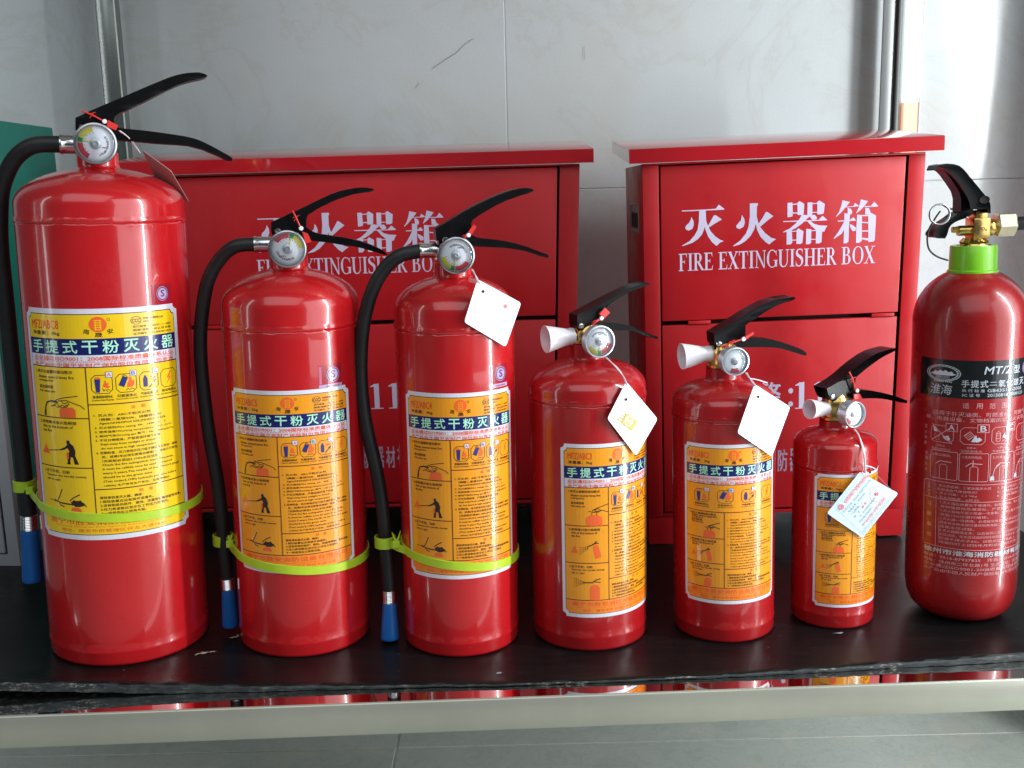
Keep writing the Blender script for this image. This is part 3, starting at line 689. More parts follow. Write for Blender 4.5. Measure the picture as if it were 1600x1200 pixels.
def scrap(x, y, sx, sy, rot, mat='wood', name='bare_wood_scar'):
    bm = bmesh.new(); n = 13; vs = []
    for i in range(n):
        a = 2 * math.pi * i / n; k = random.uniform(.45, 1.15)
        px = sx * k * math.cos(a); py = sy * k * math.sin(a)
        X = x + px * math.cos(rot) - py * math.sin(rot); Y = y + px * math.sin(rot) + py * math.cos(rot)
        vs.append(bm.verts.new((X, Y, ztop(X, Y) + .0004 + random.uniform(0, .0004))))
    c = bm.verts.new((x, y, ztop(x, y) + .0011))
    for i in range(n): bm.faces.new((c, vs[i], vs[(i + 1) % n]))
    from_bm(name, bm, M[mat], board)
for a_ in ((-.2937, .8931, .0058, .0028, .2), (-.2990, .8905, .003, .0012, 1.0), (-.2865, .8955, .0045, .0009, .2), (-.2744, .9270, .0052, .0018, .5), (-.2712, .9300, .002, .004, .1)): scrap(*a_)
for a_ in ((-.0696, .9083, .0003, .004, -.4), (-.0176, .8444, .004, .002, .2), (.3022, .9045, .006, .0015, .1)): scrap(*a_, mat='tagink', name='paint_chip')

# ================================================================== parts of the extinguishers
def rotz(phi): return Matrix.Rotation(R(phi), 4, 'Z')

def gauge(root, H, rg, gz, D, start, dial=True, depth=.012):
    ux = (H @ Vector((1, 0, 0))); nrm = H @ Vector((0, -1, 0)); org = H @ Vector((0, -(D - depth), gz))
    mt = axis_mat(org, nrm)
    case = lathe('pressure_gauge', [(0, 0), (rg * .9, 0), (rg * .985, .0012), (rg, .003), (rg, depth - .003), (rg * 1.02, depth - .0015), (rg * .99, depth), (rg * .92, depth + .0003), (rg * .90, depth - .0004), (rg * .89, depth - .003), (0, depth - .003)], M['zinc' if dial and rg > .015 else 'rim'], root, 64, mt)
    o2 = org + nrm * (depth - .0028)
    S = Sheet()
    S.disc('dial', 'white' if dial else 'dialsilver', 0, 0, rg * .885, layer=0, n=48)
    S.build(case, plane_map(o2, ux, (0, 0, 1)), wide=0, root='dial')
    d = case.children[-1]
    S = Sheet()
    if dial:
        for nm, mt_, a, b in (('yellow_zone', 'gyellow', 0, 56), ('green_zone', 'ggreen', 58, 76), ('red_zone', 'gred', 78, 142)):
            S.disc(nm, mt_, 0, 0, rg * .83, layer=2, n=20, a0=start + a, a1=start + b, r_in=.70)
        body = '江苏消防仪表有限公司'
        for i, ch in enumerate(body):
            a = start + 185 + i * 11.5
            S.text('dial_lettering', 'ink', ch, rg * .62 * math.cos(R(a)), rg * .62 * math.sin(R(a)), rg * .11, rg * .11, 3, .01, R(a + 90))
        S.text('dial_lettering', 'ink', 'MPa', -rg * .12 + rg * .45 * math.cos(R(start + 236)), rg * .45 * math.sin(R(start + 236)) - rg * .04, rg * .25, rg * .09, 3)
        for i in range(8):
            a = R(start + i * 18); S.line('dial_lettering', 'ink', [(rg * .50 * math.cos(a), rg * .50 * math.sin(a)), (rg * .56 * math.cos(a), rg * .56 * math.sin(a))], rg * .02, 3)
        a = R(start + 66)
        S.line('needle', 'gyellow', [(-rg * .1 * math.cos(a), -rg * .1 * math.sin(a)), (rg * .62 * math.cos(a), rg * .62 * math.sin(a))], rg * .045, 9)
    else:
        S.disc('red_zone', 'gred', 0, 0, rg * .83, layer=2, n=20, a0=start, a1=start + 50, r_in=.62)
        S.line('dial_lettering', 'ink', [(rg * .5, rg * .2), (rg * .62, rg * .1)], rg * .03, 3)
    S.build(case, plane_map(o2, ux, (0, 0, 1)), wide=0)
    mt2 = axis_mat(o2 + nrm * .0006, nrm)
    lathe('hub', [(rg * .27, 0), (rg * .25, .0008), (rg * .17, .0014), (rg * .08, .0017), (0, .0010)], M['hub'], case, 40, mt2)
    lathe('lens', [(rg * .90, .0022), (rg * .80, .0034), (rg * .5, .0046), (rg * .2, .0050), (0, .0050)], M['lens'], case, 48, axis_mat(o2, nrm), 80)
    lathe('gauge_stem', [(rg * .34, 0), (rg * .34, D - depth + .0005)], M['brass'], root, 24, axis_mat(H @ Vector((0, 0, gz)), nrm))
    return case

def seal(root, H, d):
    st = mm(d['strip']); dot = mm(d['dot'])[0]; tb = mm(d['tab'])
    S3 = lambda p, y: H @ Vector((p[0], y, p[1]))
    o = tube('safety_seal', [S3(st[0], -.0125), S3(((st[0][0] + st[1][0]) / 2, (st[0][1] + st[1][1]) / 2 + .0006), -.0138), S3(st[1], -.0130)], .0008, M['sealred'], root, 8)
    bm = bmesh.new(); prism_bm(bm, tb, -.0145, -.0132, H, .0003, 1); from_bm('seal_tab', bm, M['sealred'], o)
    mx, mz = (st[0][0] + st[1][0]) / 2, (st[0][1] + st[1][1]) / 2
    tube('seal_barb', [S3((mx - .003, mz + .001), -.0135), S3((mx + .003, mz + .003), -.014)], .0004, M['sealred'], o, 6)
    tube('seal_barb', [S3((mx - .002, mz - .002), -.0135), S3((mx + .001, mz + .0025), -.014)], .0004, M['sealred'], o, 6)
    lathe('safety_pin', [(0, 0), (.0017, 0), (.0021, .0008), (.0018, .0018), (0, .0022)], M['nozzle'], root, 20, axis_mat(S3(dot, -.0128), H @ Vector((0, -1, 0))))

def valve_head(root, n, ups, los, w_up=.019, w_lo=.015):
    X, Y, Rr, lean, phi = EXT[n]; H = rotz(phi)
    prism('squeeze_lever', mm(ups), -w_up / 2, w_up / 2, M['black'], root, H, .0022)
    prism('carry_handle', mm(los), -w_lo / 2, w_lo / 2, M['black'], root, H, .0020)
    rx, rz = mm([D['rivet%d' % n]])[0]
    lathe('rivet', [(0, 0), (.0026, 0), (.0028, .0006), (.0022, .0013), (.0012, .0014), (.0010, .0008), (0, .0008)], M['chrome'], root, 24, axis_mat(H @ Vector((rx, -w_up / 2 + .0002, rz)), H @ Vector((0, -1, 0))))
    seal(root, H, D['seal%d' % n])
    return H

def hose_set(root, H, n, path, z0, rh, noz, ferr_r):
    P = [Vector((x * .001, y, z * .001)) for (x, z), y in path]
    a = H @ Vector((-.012, 0, z0)); b = H @ Vector((-.030, 0, z0))
    lathe('hose_coupling', [(ferr_r * .75, 0), (ferr_r * .75, .002), (ferr_r, .0025), (ferr_r, (b - a).length - .003), (ferr_r * 1.06, (b - a).length - .002), (ferr_r * 1.06, (b - a).length), (rh * .9, (b - a).length)], M['chrome'], root, 40, axis_mat(a, b - a))
    hp = [b + (a - b) * .15] + P[1:-2] + [P[-3].lerp(P[-2], .12)]
    tube('hose', hp, rh, M['rubber'], root, 24)
    f0, f1, e = P[-3], P[-2], P[-1]
    L = (f1 - f0).length
    prof = [(rh * .98, 0), (ferr_r * .98, .0004)]
    k = 9
    for i in range(k): prof += [(ferr_r * .98, L * (i + .2) / k), (ferr_r * .93, L * (i + .6) / k)]
    prof += [(ferr_r * .98, L)]
    lathe('crimp_ferrule', prof, M['chrome'], root, 40, axis_mat(f0, f1 - f0), 30)
    L = (e - f1).length
    r0, r1 = noz
    lathe('discharge_nozzle', [(r0 * .9, 0), (r0, .002), (r0 * 1.02, .006), (r0 * .5 + r1 * .5, L * .5), (r1, L * .93), (r1, L - .0012), (r1 * .95, L), (r1 * .72, L), (r1 * .6, L - .02), (0, L - .02)], M['blue'], root, 48, axis_mat(f1, e - f1))

def cable_tie(root, Rr, c, k, hx, hz, hy=0.0, hr=.0088, h=.0086, tails=1.0):
    bm = bmesh.new(); seg = 120; rg = []
    for i in range(seg):
        a = 2 * math.pi * i / seg; z = c - k * math.sin(a)
        ring = []
        for r_, dz in ((Rr + .0003, -h / 2), (Rr + .0015, -h / 2 + .0005), (Rr + .0015, h / 2 - .0005), (Rr + .0003, h / 2)):
            ring.append(bm.verts.new((r_ * math.sin(a), -r_ * math.cos(a), z + dz)))
        rg.append(ring)
    for i in range(seg):
        A = rg[i]; B = rg[(i + 1) % seg]
        for q in range(4): bm.faces.new((A[q], B[q], B[(q + 1) % 4], A[(q + 1) % 4]))
    o = from_bm('cable_tie', bm, M['lime'], root, angle=40)
    lathe('hose_loop', [(hr, -.0055), (hr + .0012, -.0050), (hr + .0012, .0050), (hr, .0055), (hr - .0004, 0)], M['lime'], o, 40, Matrix.Translation((hx, hy, hz)))
    ax = -(Rr + .001) * math.sin(R(62)); ay = -(Rr + .001) * math.cos(R(62)); az = c + k * math.sin(R(62))
    a = Vector((hx + hr * .6, hy - hr * .75, hz)); b = Vector((ax, ay, az))
    bm = bmesh.new(); d = (b - a).normalized(); up = Vector((0, 0, 1)); nn = d.cross(up).normalized() * .0006
    vs = [bm.verts.new(p + q * up * .0036 + s * nn) for p in (a, (a + b) / 2 + Vector((0, -.001, 0)), b) for q in (-1, 1) for s in (-1, 1)]
    for s in range(2):
        A = vs[s * 4:s * 4 + 4]; B = vs[s * 4 + 4:s * 4 + 8]
        for i, j in ((0, 1), (1, 3), (3, 2), (2, 0)): bm.faces.new((A[i], B[i], B[j], A[j]))
    from_bm('tie_strap', bm, M['lime'], o)
    m_ = a.lerp(b, .45)
    bm = bmesh.new(); bm_box(bm, m_.x - .0035, m_.x + .0035, m_.y - .004, m_.y + .001, m_.z - .0005, m_.z + .0065, .0008)
    from_bm('tie_head', bm, M['lime'], o)
    for dx, dz in ((-.004 * tails, .008 + .006 * tails), (.004 * tails, .008 + .0075 * tails)) if tails else ():
        tube('tie_tail', [(m_.x, m_.y - .001, m_.z + .005), (m_.x + dx * .5, m_.y - .001, m_.z + .009), (m_.x + dx, m_.y, m_.z + dz)], [.0016 - .0013 * i / 16 for i in range(17)], M['lime'], o, 6)

# ------------------------------------------------------------------ paper label
T_STD = '执行标准： GB4351.1—2005'
def paper_label(root, n, left_mm, ztop_mm, W, Hh, field, kg, variant):
    Rr = EXT[n][2]; S = Sheet(); kx = W / 145.0; ky = Hh / 204.0
    X = lambda u: u * kx * .001
    Yv = lambda v: -v * ky * .001
    q = .001
    def rrect(u0, v0, u1, v1, c, conc=True):
        p = []
        for (cu, cv, a0) in ((u0, v0, 0), (u1, v0, 90), (u1, v1, 180), (u0, v1, 270)):
            su = 1 if cu == u0 else -1; sv = 1 if cv == v0 else -1
            seq = []
            for i in range(5):
                t = R(90 * i / 4)
                seq.append((cu + su * c * math.cos(t), cv + sv * c * math.sin(t)))
            if (cu == u0) == (cv == v0): seq = seq[::-1]
            p += seq
        return p
    def P(pts): return [(X(u), Yv(v)) for u, v in pts]
    S.poly('label', 'labelwhite', P(rrect(0, 0, 145, 204, 5)), 0)
    S.poly('printed_border', 'line', P(rrect(4.2, 4.4, 140.8, 199.6, 4)), 1)
    S.poly('printed_field', field, P(rrect(4.9, 5.1, 140.1, 198.9, 4)), 2)
    S.poly('printed_strip', 'strip' if n != 1 else field, P([(4.9, 183), (140.1, 183), (140.1, 194.9)] + [(136.1, 198.9), (8.9, 198.9), (4.9, 194.9)]), 3)
    S.rect('title_band', 'navy', X(4.9), Yv(25.5), X(140.1), Yv(39.5), 3)
    S.rect('white_band', 'labelwhite', X(4.9), Yv(39.5), X(140.1), Yv(50), 3)
    def tx(key, mat, body, u, v, w, h, bold=0.0, layer=4):
        if key in ('fine_print', 'orange_lettering'): bold = max(bold, .016) * 1.6
        if key == 'fine_print' and bold > .027: bold = .027
        S.text(key, mat, body, X(u), Yv(v + h), X(w), h * ky * .001, layer, bold)
    tx('model_lettering', 'redink', 'MFZ/ABC%d' % kg, 9.5, 10.0, 30, 7.4, .012)
    tx('fine_print', 'ink', '净重量：%dkg' % kg, 10, 19.2, 30, 4.0, .012)
    for i, ch in enumerate('手提式干粉灭火器'):
        tx('title_lettering', 'mint', ch, 15 - 6.3 + i * 16.6, 27.2, 12.6, 10.8, .028)
    # emblem
    S.disc('emblem', 'flame', X(72.5), Yv(13.4), X(7), 6.6 * ky * q, 4)
    for v in (9.6, 11.6, 13.6, 15.6, 17.4):
        S.rect('emblem', field, X(69.5), Yv(v), X(75.5), Yv(v + .75), 5)
    S.rect('emblem', field, X(70.2), Yv(9.6), X(70.9), Yv(18), 5); S.rect('emblem', field, X(74.1), Yv(9.6), X(74.8), Yv(18), 5)
    S.text('fine_print', 'ink', '南', X(60.5), Yv(21), X(4.6), 4.2 * ky * q, 4, .02, R(-12)); S.text('fine_print', 'ink', '安', X(80), Yv(22), X(4.6), 4.2 * ky * q, 4, .02, R(12))
    tx('fine_print', 'ink', '晟', 69.6, 20.6, 6, 3.8, .02)
    S.disc('fine_print', 'ink', X(81), Yv(9.5), X(1.2), 1.2 * ky * q, 4, r_in=.75)
    S.disc('certificate_mark', 'ink', X(103), Yv(11.5), X(4.6), 3.6 * ky * q, 4, r_in=.88)
    tx('certificate_mark', 'ink', 'CCC', 99.8, 10, 6.4, 3.2, .03)
    tx('fine_print', 'ink', '中国国家强制性认证', 109, 9.2, 19, 1.9, 0); tx('fine_print', 'ink', 'GB4351.1', 109, 12.2, 9, 1.5, 0)
    tx('fine_print', 'ink', T_STD, 100, 15.8, 36, 2.0); tx('fine_print', 'ink', '国家消防产品认证合格', 100, 18.9, 36, 2.0); tx('fine_print', 'ink', '证书编号：20130818010013', 100, 22.0, 36, 2.0)
    tx('orange_lettering', 'orink', '企业通过ISO9001：2008国际标准质量体系认证', 9, 40.6, 128, 3.9, .02)
    tx('orange_lettering', 'orink', 'THE QUALITY SYSTEM OF THE ENTERPRISE IS IN CONFORMITY WITH INT. 9001 STANDARD', 9, 44.9, 128, 1.3, .01)
    tx('orange_lettering', 'orink', '本产品由中国平安财产保险股份有限公司承保', 9, 46.5, 128, 3.0, .02)
    lw = .85 * ky * q
    def hl(u0, v, u1): S.line('printed_rule', 'line', [(X(u0), Yv(v)), (X(u1), Yv(v))], lw, 4)
    def vl(u, v0, v1): S.line('printed_rule', 'line', [(X(u), Yv(v0)), (X(u), Yv(v1))], lw, 4)
    hl(4.9, 50, 140.1); hl(4.9, 183, 140.1)
    if variant == 'C':
        hl(4.9, 85, 140.1); vl(60, 85, 183); r1, r2 = 119, 151.5
        ic0, ipitch, icw, yr0 = 20, 32.5, 21, 85
    else:
        vl(60, 50, 183); hl(60, 82.5, 140.1); r1, r2 = 94.5, 138.6
        ic0, ipitch, icw, yr0 = 64, 19.3, 16.6, 82.5
    hl(4.9, r1, 60); hl(4.9, r2, 60); hl(60, 158, 140.1)
    # hazard class icons
    iv0, iv1 = 57, 73
    caps = ['普通固体材料火', '可燃液体火', '气体和蒸气火', '带电物质火']
    caps2 = ['Common Solid Materials', 'Flammable Liquids', 'Flammable Vapor & Gases', 'Live Electrical Material']
    for i in range(4):
        u0 = ic0 + i * ipitch; u1 = u0 + icw; c = 3.2
        if variant == 'C': u0 -= 2; u1 -= 2
        oct_ = [(u0 + c, iv0), (u1 - c, iv0), (u1, iv0 + c), (u1, iv1 - c), (u1 - c, iv1), (u0 + c, iv1), (u0, iv1 - c), (u0, iv0 + c)]
        S.line('class_icon#%d' % i, 'ink', P(oct_), .55 * ky * q, 4, True)
        um = (u0 + u1) / 2; f = (u1 - u0) / 16.6
        A_ = lambda pts: P([(u0 + a * f, iv0 + b) for a, b in pts])
        if i == 0:
            S.poly('class_icon#%d' % i, 'blueink', A_([(2.5, 3.5), (7.2, 3.5), (6.4, 15), (3.4, 15)]), 5)
            S.poly('class_icon#%d' % i, 'flame', A_([(2.5, 3.5), (3.6, 1.3), (4.4, 2.8), (5.6, 1.0), (6.4, 2.6), (8.0, 2.2), (7.2, 3.6)]), 4)
            S.poly('class_icon#%d' % i, 'flame', A_([(9, 10), (10.5, 6), (11.4, 4.2), (12, 7.4), (13.6, 6.5), (13, 9.4), (15, 10.2), (13, 11.6), (11, 10.8)]), 5)
            for a, b, cc, d in ((8.5, 11.5, 10, 14), (9, 13.8, 11.5, 12.4), (11.5, 13.2, 13, 14.6), (12.4, 12.5, 14.6, 13.4)):
                S.line('class_icon#%d' % i, 'ink', A_([(a, b), (cc, d)]), .45 * ky * q, 5)
        if i == 1:
            S.poly('class_icon#%d' % i, 'blueink', A_([(5.8, 1.5), (9.8, 3.6), (6.4, 11.5), (2.0, 9.5)]), 5)
            S.line('class_icon#%d' % i, 'ink', A_([(5.8, 1.5), (6.6, .6), (8.2, 1.6), (9.8, 3.6)]), .5 * ky * q, 5)
            S.poly('class_icon#%d' % i, 'flame', A_([(8.6, 11.6), (9.2, 8.4), (10.8, 5.2), (10.2, 2.4), (12.6, 3.4), (13.2, 6.4), (14.8, 6.0), (14.6, 9.4), (12.8, 11.8)]), 5)
            S.line('class_icon#%d' % i, 'ink', A_([(7.8, 14.4), (9.6, 12.8), (10.8, 14.2), (12.4, 12.8), (14.6, 14.0)]), .45 * ky * q, 5)
        if i == 2:
            S.poly('class_icon#%d' % i, 'blueink', A_([(3.0, 6), (3.8, 4.4), (4.2, 3), (5.6, 3), (6, 4.4), (6.8, 6), (6.8, 12.2), (6, 13.2), (3.8, 13.2), (3.0, 12.2)]), 5)
            S.poly('class_icon#%d' % i, 'flame', A_([(9, 6.4), (9.8, 3.8), (11, 5), (11.8, 3.2), (12.8, 5), (14.4, 4.2), (14, 6.8)]), 5)
            S.line('class_icon#%d' % i, 'ink', A_([(8, 14), (14, 8)]), .9 * ky * q, 5); S.poly('class_icon#%d' % i, 'ink', A_([(14.9, 7), (11.4, 8.4), (13.6, 10.6)]), 6)
        if i == 3:
            S.poly('class_icon#%d' % i, 'flame', A_([(10, 2), (6, 8), (8.6, 7.6), (5.4, 14), (10.8, 7), (8.6, 7.2), (11.2, 2.2)]), 5)
        if i < 3:
            S.rect('class_letter_box#%d' % i, 'blueink', X(u1 - 5.0 * f), Yv(iv0 - 2.9), X(u1 + .5 * f), Yv(iv0 + 2.4), 6)
            S.rect('class_letter_box#%d' % i, 'labelwhite', X(u1 - 4.65 * f), Yv(iv0 - 2.55), X(u1 + .15 * f), Yv(iv0 + 2.05), 7)
            tx('class_letter#%d' % i, 'redink' if i == 0 else 'blueink', 'ABC'[i], u1 - 3.9 * f, iv0 - 1.7, 3.2 * f, 3.0, .015, 8)
        tx('fine_print', 'ink', caps[i], u0 + .4, iv1 + 1.6, u1 - u0 - .8, 2.6, .012)
        tx('fine_print', 'ink', caps2[i], u0 - .4, iv1 + 5.0, u1 - u0 + .8, 1.4)
    # left column
    lt = [('1.将灭火器翻转摇动数次', 36), ('Shaken several times fire', 34), ('extinguisher', 16), ('拔出保险销', 15), ('Pull safety pin', 16.5)]
    yb = 50 if variant != 'C' else 85
    offs = (3, 7.8, 11.2, 16.4, 20.6) if variant != 'C' else (2, 5.0, 7.6, 10.4, 13.6)
    for (s_, w_), o_ in zip(lt, offs):
        b = s_[0] in '1拔'
        tx('fine_print', 'ink', s_, 10 if s_[0] == '1' else 13, yb + o_, w_ * 1.08, 2.9 if b else 2.5, .018 if b else .004)
    for (s_, w_), o_ in zip([('2.将喷嘴对准火焰根部', 36), ('Aim at the bottom of', 30), ('the fire', 10)], (3, 7.0, 10.8)):
        tx('fine_print', 'ink', s_, 10 if s_[0] == '2' else 13, r1 + o_ * (1 if variant != 'C' else .8), w_ * 1.08, 2.9 if s_[0] == '2' else 2.5, .018 if s_[0] == '2' else .004)
    for (s_, w_), o_ in zip([('3.压下手把，扫射', 27), ('Squeeze the handle sweep', 38), ('left to right', 15)], (3, 7.0, 10.8)):
        tx('fine_print', 'ink', s_, 10 if s_[0] == '3' else 13, r2 + o_ * (1 if variant != 'C' else .8), w_ * 1.08, 2.9 if s_[0] == '3' else 2.5, .018 if s_[0] == '3' else .004)
    PN = [0]
    def fig(u, v, k):
        PN[0] += 1
        return lambda pts: P([(u + a * k, v + b * k) for a, b in pts])
    LN = lambda pts, w=.4: S.line('pictogram#%d' % PN[0], 'ink', pts, w * 1.5 * ky * q, 5)
    flame = [(0, 9), (1.5, 5.5), (2.8, 6), (3.4, 2.4), (4.6, 3.4), (5.4, 0), (6.6, 2.6), (7.2, 5), (8.4, 5.4), (8.2, 7), (10, 9)]
    if variant == 'A':
        F = fig(14, 72.5, 1)
        LN(F([(4, 20), (4.6, 14), (7, 9), (12, 7.6), (18, 8)]), 1.0); S.poly('pictogram#%d' % PN[0], 'ink', F([(3.2, 16), (5.4, 16), (4.8, 21), (2.6, 21)]), 5)
        for pts in ([(15, 9), (18, 6), (26, 4), (38, 2.4)], [(14, 12), (20, 7), (27, 6.4), (40, 11), (43, 14)], [(11, 12.5), (15, 11), (19, 13), (23, 10.5), (27, 12.5), (30, 9)], [(18, 9), (20, 12), (24, 13), (28, 10)], [(22, 6.5), (25, 9.5), (29, 8)]):
            LN(F(pts), .45)
        S.poly('pictogram#%d' % PN[0], 'flame', F([(20, 21.3), (20, 15), (22, 12.6), (33, 12.6), (35, 15), (35, 21.3)]), 4)
        F = fig(9.5, r1 + 18, 1)
        S.poly('pictogram#%d' % PN[0], 'flame', F([(a, b + 6) for a, b in flame]), 5); LN(F([(9, 12), (22, 10.6)]), .5)
        S.poly('pictogram#%d' % PN[0], 'ink', F([(21, 10.4), (27, 7.8), (29.5, 5.4), (28.6, 3.4), (29.6, 1.6), (31.6, 1.8), (32, 4), (35, 6.4), (36.6, 11), (36, 15), (38.4, 21.5), (39, 23), (35, 23), (34, 17), (32, 16.4), (31, 20), (31.4, 23), (27.4, 23), (28.6, 21.5), (29, 15), (31, 11.4), (29.4, 8.6), (26, 10.2), (22, 11.2)]), 5)
        S.poly('pictogram#%d' % PN[0], 'flame', F([(28, 12.5), (30.2, 12.5), (30.2, 18), (28, 18)]), 6)
        F = fig(11, r2 + 18, 1)
        LN(F([(2, 13), (10, 13.4)]), .3); S.poly('pictogram#%d' % PN[0], 'ink', F([(9, 12), (15, 14), (20, 14.4), (30, 14.8), (30, 16), (19, 15.6), (9, 13.8)]), 5)
        for pts in ([(13, 13), (16, 8), (19, 2)], [(14, 14), (16, 17), (20, 18)], [(26, 12), (30, 9), (36, 6)], [(28, 16), (33, 12), (39, 14), (41, 17)], [(27, 13), (31, 17), (37, 16)]): LN(F(pts), .6)
        S.poly('pictogram#%d' % PN[0], 'ink', F([(27, 14), (30, 11), (33, 12.5), (36, 11), (40, 15.5), (36, 17), (31, 17.4)]), 5)
        S.poly('pictogram#%d' % PN[0], 'flame', F([(26, 22.6), (27, 19.4), (29, 18), (34, 18), (36, 19.4), (37, 22.6)]), 4)
    else:
        kk = 1 if variant == 'B' else .82
        vb = r1 if variant == 'B' else 119
        F = fig(26, vb - 22 * kk, kk)
        S.poly('pictogram#%d' % PN[0], 'flame', F([(6, 22), (6, 14), (8, 10.8), (12, 9.4), (20, 9.4), (24, 10.8), (26, 14), (26, 22)]), 4)
        for pts in ([(13, 9.4), (13, 6), (19, 6), (19, 9.4)], [(14, 6), (14, 3.5), (20, 1), (28, -1.5), (34, -3)], [(18, 5), (26, 4), (34, 6.5)], [(16, 4), (20, 1.5), (25, 4), (21, 6), (16, 4)], [(9, 4.4), (12, 5.2)]): LN(F(pts), .5)
        F = fig(12, r1 + (17 if variant == 'B' else 12), kk)
        S.poly('pictogram#%d' % PN[0], 'flame', F([(a, b + 6) for a, b in flame]), 5)
        for i in range(4):
            for j in range(5):
                a0 = 11.5 + j * 2.3; LN(F([(a0, 12.5 - j * .9 + (i - 1.5) * (2.6 - j * .4)), (a0 + 1.2, 12.0 - j * .9 + (i - 1.5) * (2.4 - j * .4))]), .4)
        LN(F([(22, 7), (29, 4.6)]), .8); LN(F([(28, 5), (33, 1)]), .8); LN(F([(30, 4), (35, 3.4)]), .7)
        S.poly('pictogram#%d' % PN[0], 'flame', F([(28, 7.6), (30, 5.8), (33, 5.4), (35, 7), (38.5, 20), (31, 22)]), 4)
        F = fig(14, r2 + (17 if variant == 'B' else 12), kk)
        for i in range(5):
            for j in range(6):
                a0 = 2 + j * 2.3; LN(F([(a0, 6 + (i - 2) * (2.4 - j * .34)), (a0 + 1.2, 6 + (i - 2) * (2.3 - j * .34))]), .38)
        LN(F([(15, 6), (26, 6)]), .8); LN(F([(25, 6), (29, 3), (35, 1.6)]), .7); LN(F([(27, 5), (35, 6)]), .6)
        b_ = (183 - r2 - (17 if variant == 'B' else 12)) / kk
        S.poly('pictogram#%d' % PN[0], 'flame', F([(22, b_), (22, 12.5), (23.5, 10), (26, 8.8), (30, 8.8), (32.5, 10), (34, 12.5), (34, b_)]), 4)
    # right column
    tx('orange_lettering#2', 'orink', '说　明', 94, yr0 + 2.4, 12, 3.2, .02)
    body = ['1. 灭火剂：ABC干粉灭火剂', '（磷酸二氢铵50%、硫酸铵25%）', 'Agent:NH4H2PO4 50%,(NH4)2SO4 25%', '2. 灭火级别/Fire rating: %dA、%dB、C、E' % (max(1, kg // 2), 144 if kg == 8 else 89), '3. 使用温度/Working temperature:-20℃~55℃', '4. 驱动气体/Driving gas 氮气：N2 1.2MPa(20℃)',
            '5. 不可日晒雨淋，严禁高温环境下存放', 'Kept away from sunlight or drench,', 'do not store in high temperature.', '6. 定期检查，压力表指示压力低于绿区应立即送一般维', '后，或满5年必须交原营业维修厂再充装方可使用。', '（充装前必须加2.1MPa水压试验）', 'Check the fire extinguisher more frequently,', 'It must be refillde once be used or expired',
            'every 5 years.The needle of the Pressure gauge', 'should be in the green zone', '(Test under2.1MPa hydraulic pressure before', 'refillde) 生产序号生产年份，见瓶身钢印']
    v0 = yr0 + 8.4; pitch = (158 - v0 - .6) / len(body)
    widths = [46, 52, 56, 60, 66, 68, 54, 46, 46, 71, 68, 48, 62, 60, 68, 40, 64, 56]
    for i, (s_, w_) in enumerate(zip(body, widths)):
        tx('fine_print', 'ink', s_, 64 if s_[0] in '123456' and s_[1] == '.' else 68, v0 + i * pitch, w_, 2.35 if variant != 'C' else 2.1, .006)
    tx('orange_lettering#3', 'orink', '检　查', 96, 160, 12, 3.0, .02)
    for i, (s_, w_) in enumerate([('要经常检查灭火器，确保：', 35), ('1.保险装置应没有损坏或遗失。', 44), ('2.没有明显的损坏、腐蚀、泄漏或喷嘴堵塞等现象。', 72), ('3.压力表读数应显示在工作压力范围内。', 58), ('4.一经使用应立即再充装。', 37)]):
        tx('fine_print', 'ink', s_, 64, 164.4 + i * 3.5, w_, 2.5, .012)
    tx('orange_lettering#4', 'orink', '南宁市胜安消防设备有限公司', 13, 185, 120, 5.4, .02)
    tx('orange_lettering#4', 'orink', 'Nanning Sheng-an Fire-fighting Equipment Co.,Ltd', 20, 191.2, 104, 1.6)
    tx('orange_lettering#4', 'orink', '地址：隆安华侨管理区伏龙大道16号', 26, 193.8, 92, 3.2, .01)
    a0 = left_mm * .001 / Rr
    return S.build(root, cyl_map(Rr, a0, ztop_mm * .001), root='label', base=.00016)

def s_sticker(root, n, s0, z0, s1, z1, strips):
    Rr = EXT[n][2]; S = Sheet(); w = (s1 - s0) * .001; h = (z0 - z1) * .001
    S.rect('certification_sticker', 'hologram', 0, -h, w, 0, 0)
    cu = w * (.5 if not strips else .6); cv = -h * .48
    S.disc('sticker_seal', 'hololilac', cu, cv, h * .36, layer=1); S.disc('sticker_seal', 'navy', cu, cv, h * .33, layer=2, r_in=.86)
    S.text('sticker_seal', 'navy', 'S', cu - h * .12, cv - h * .16, h * .24, h * .34, 2, .02)
    if strips:
        S.rect('sticker_strip', 'stickerpink', w * .02, -h * .90, w * .12, -h * .06, 1); S.rect('sticker_strip', 'hololilac', 0, -h * 1.12, w, -h * .94, 1)
        S.text('sticker_strip', 'ink', '国家消防产品质量监督', w * .3, -h * 1.08, w * .55, h * .08, 2)
    S.build(root, cyl_map(Rr, s0 * .001 / Rr, z0 * .001), root='certification_sticker', base=.00016)

def dome(Rr, zs, b, rn, zn, n=14):
    """ellipse from the wall (Rr, zs) to the neck radius rn"""
    out = []
    for i in range(n + 1):
        a = R(90) * i / n; r = Rr * math.cos(a)
        if r < rn: break
        out.append((r, zs + b * math.sin(a)))
    out.append((rn + .0015, zs + b * math.sqrt(max(0, 1 - (rn / Rr) ** 2)) - .0002)); out.append((rn + .0003, out[-1][1] + .0015)); out.append((rn, out[-1][1] + .002)); out.append((rn, zn)); out.append((rn - .002, zn + .0006)); out.append((0, zn + .0006))
    return out

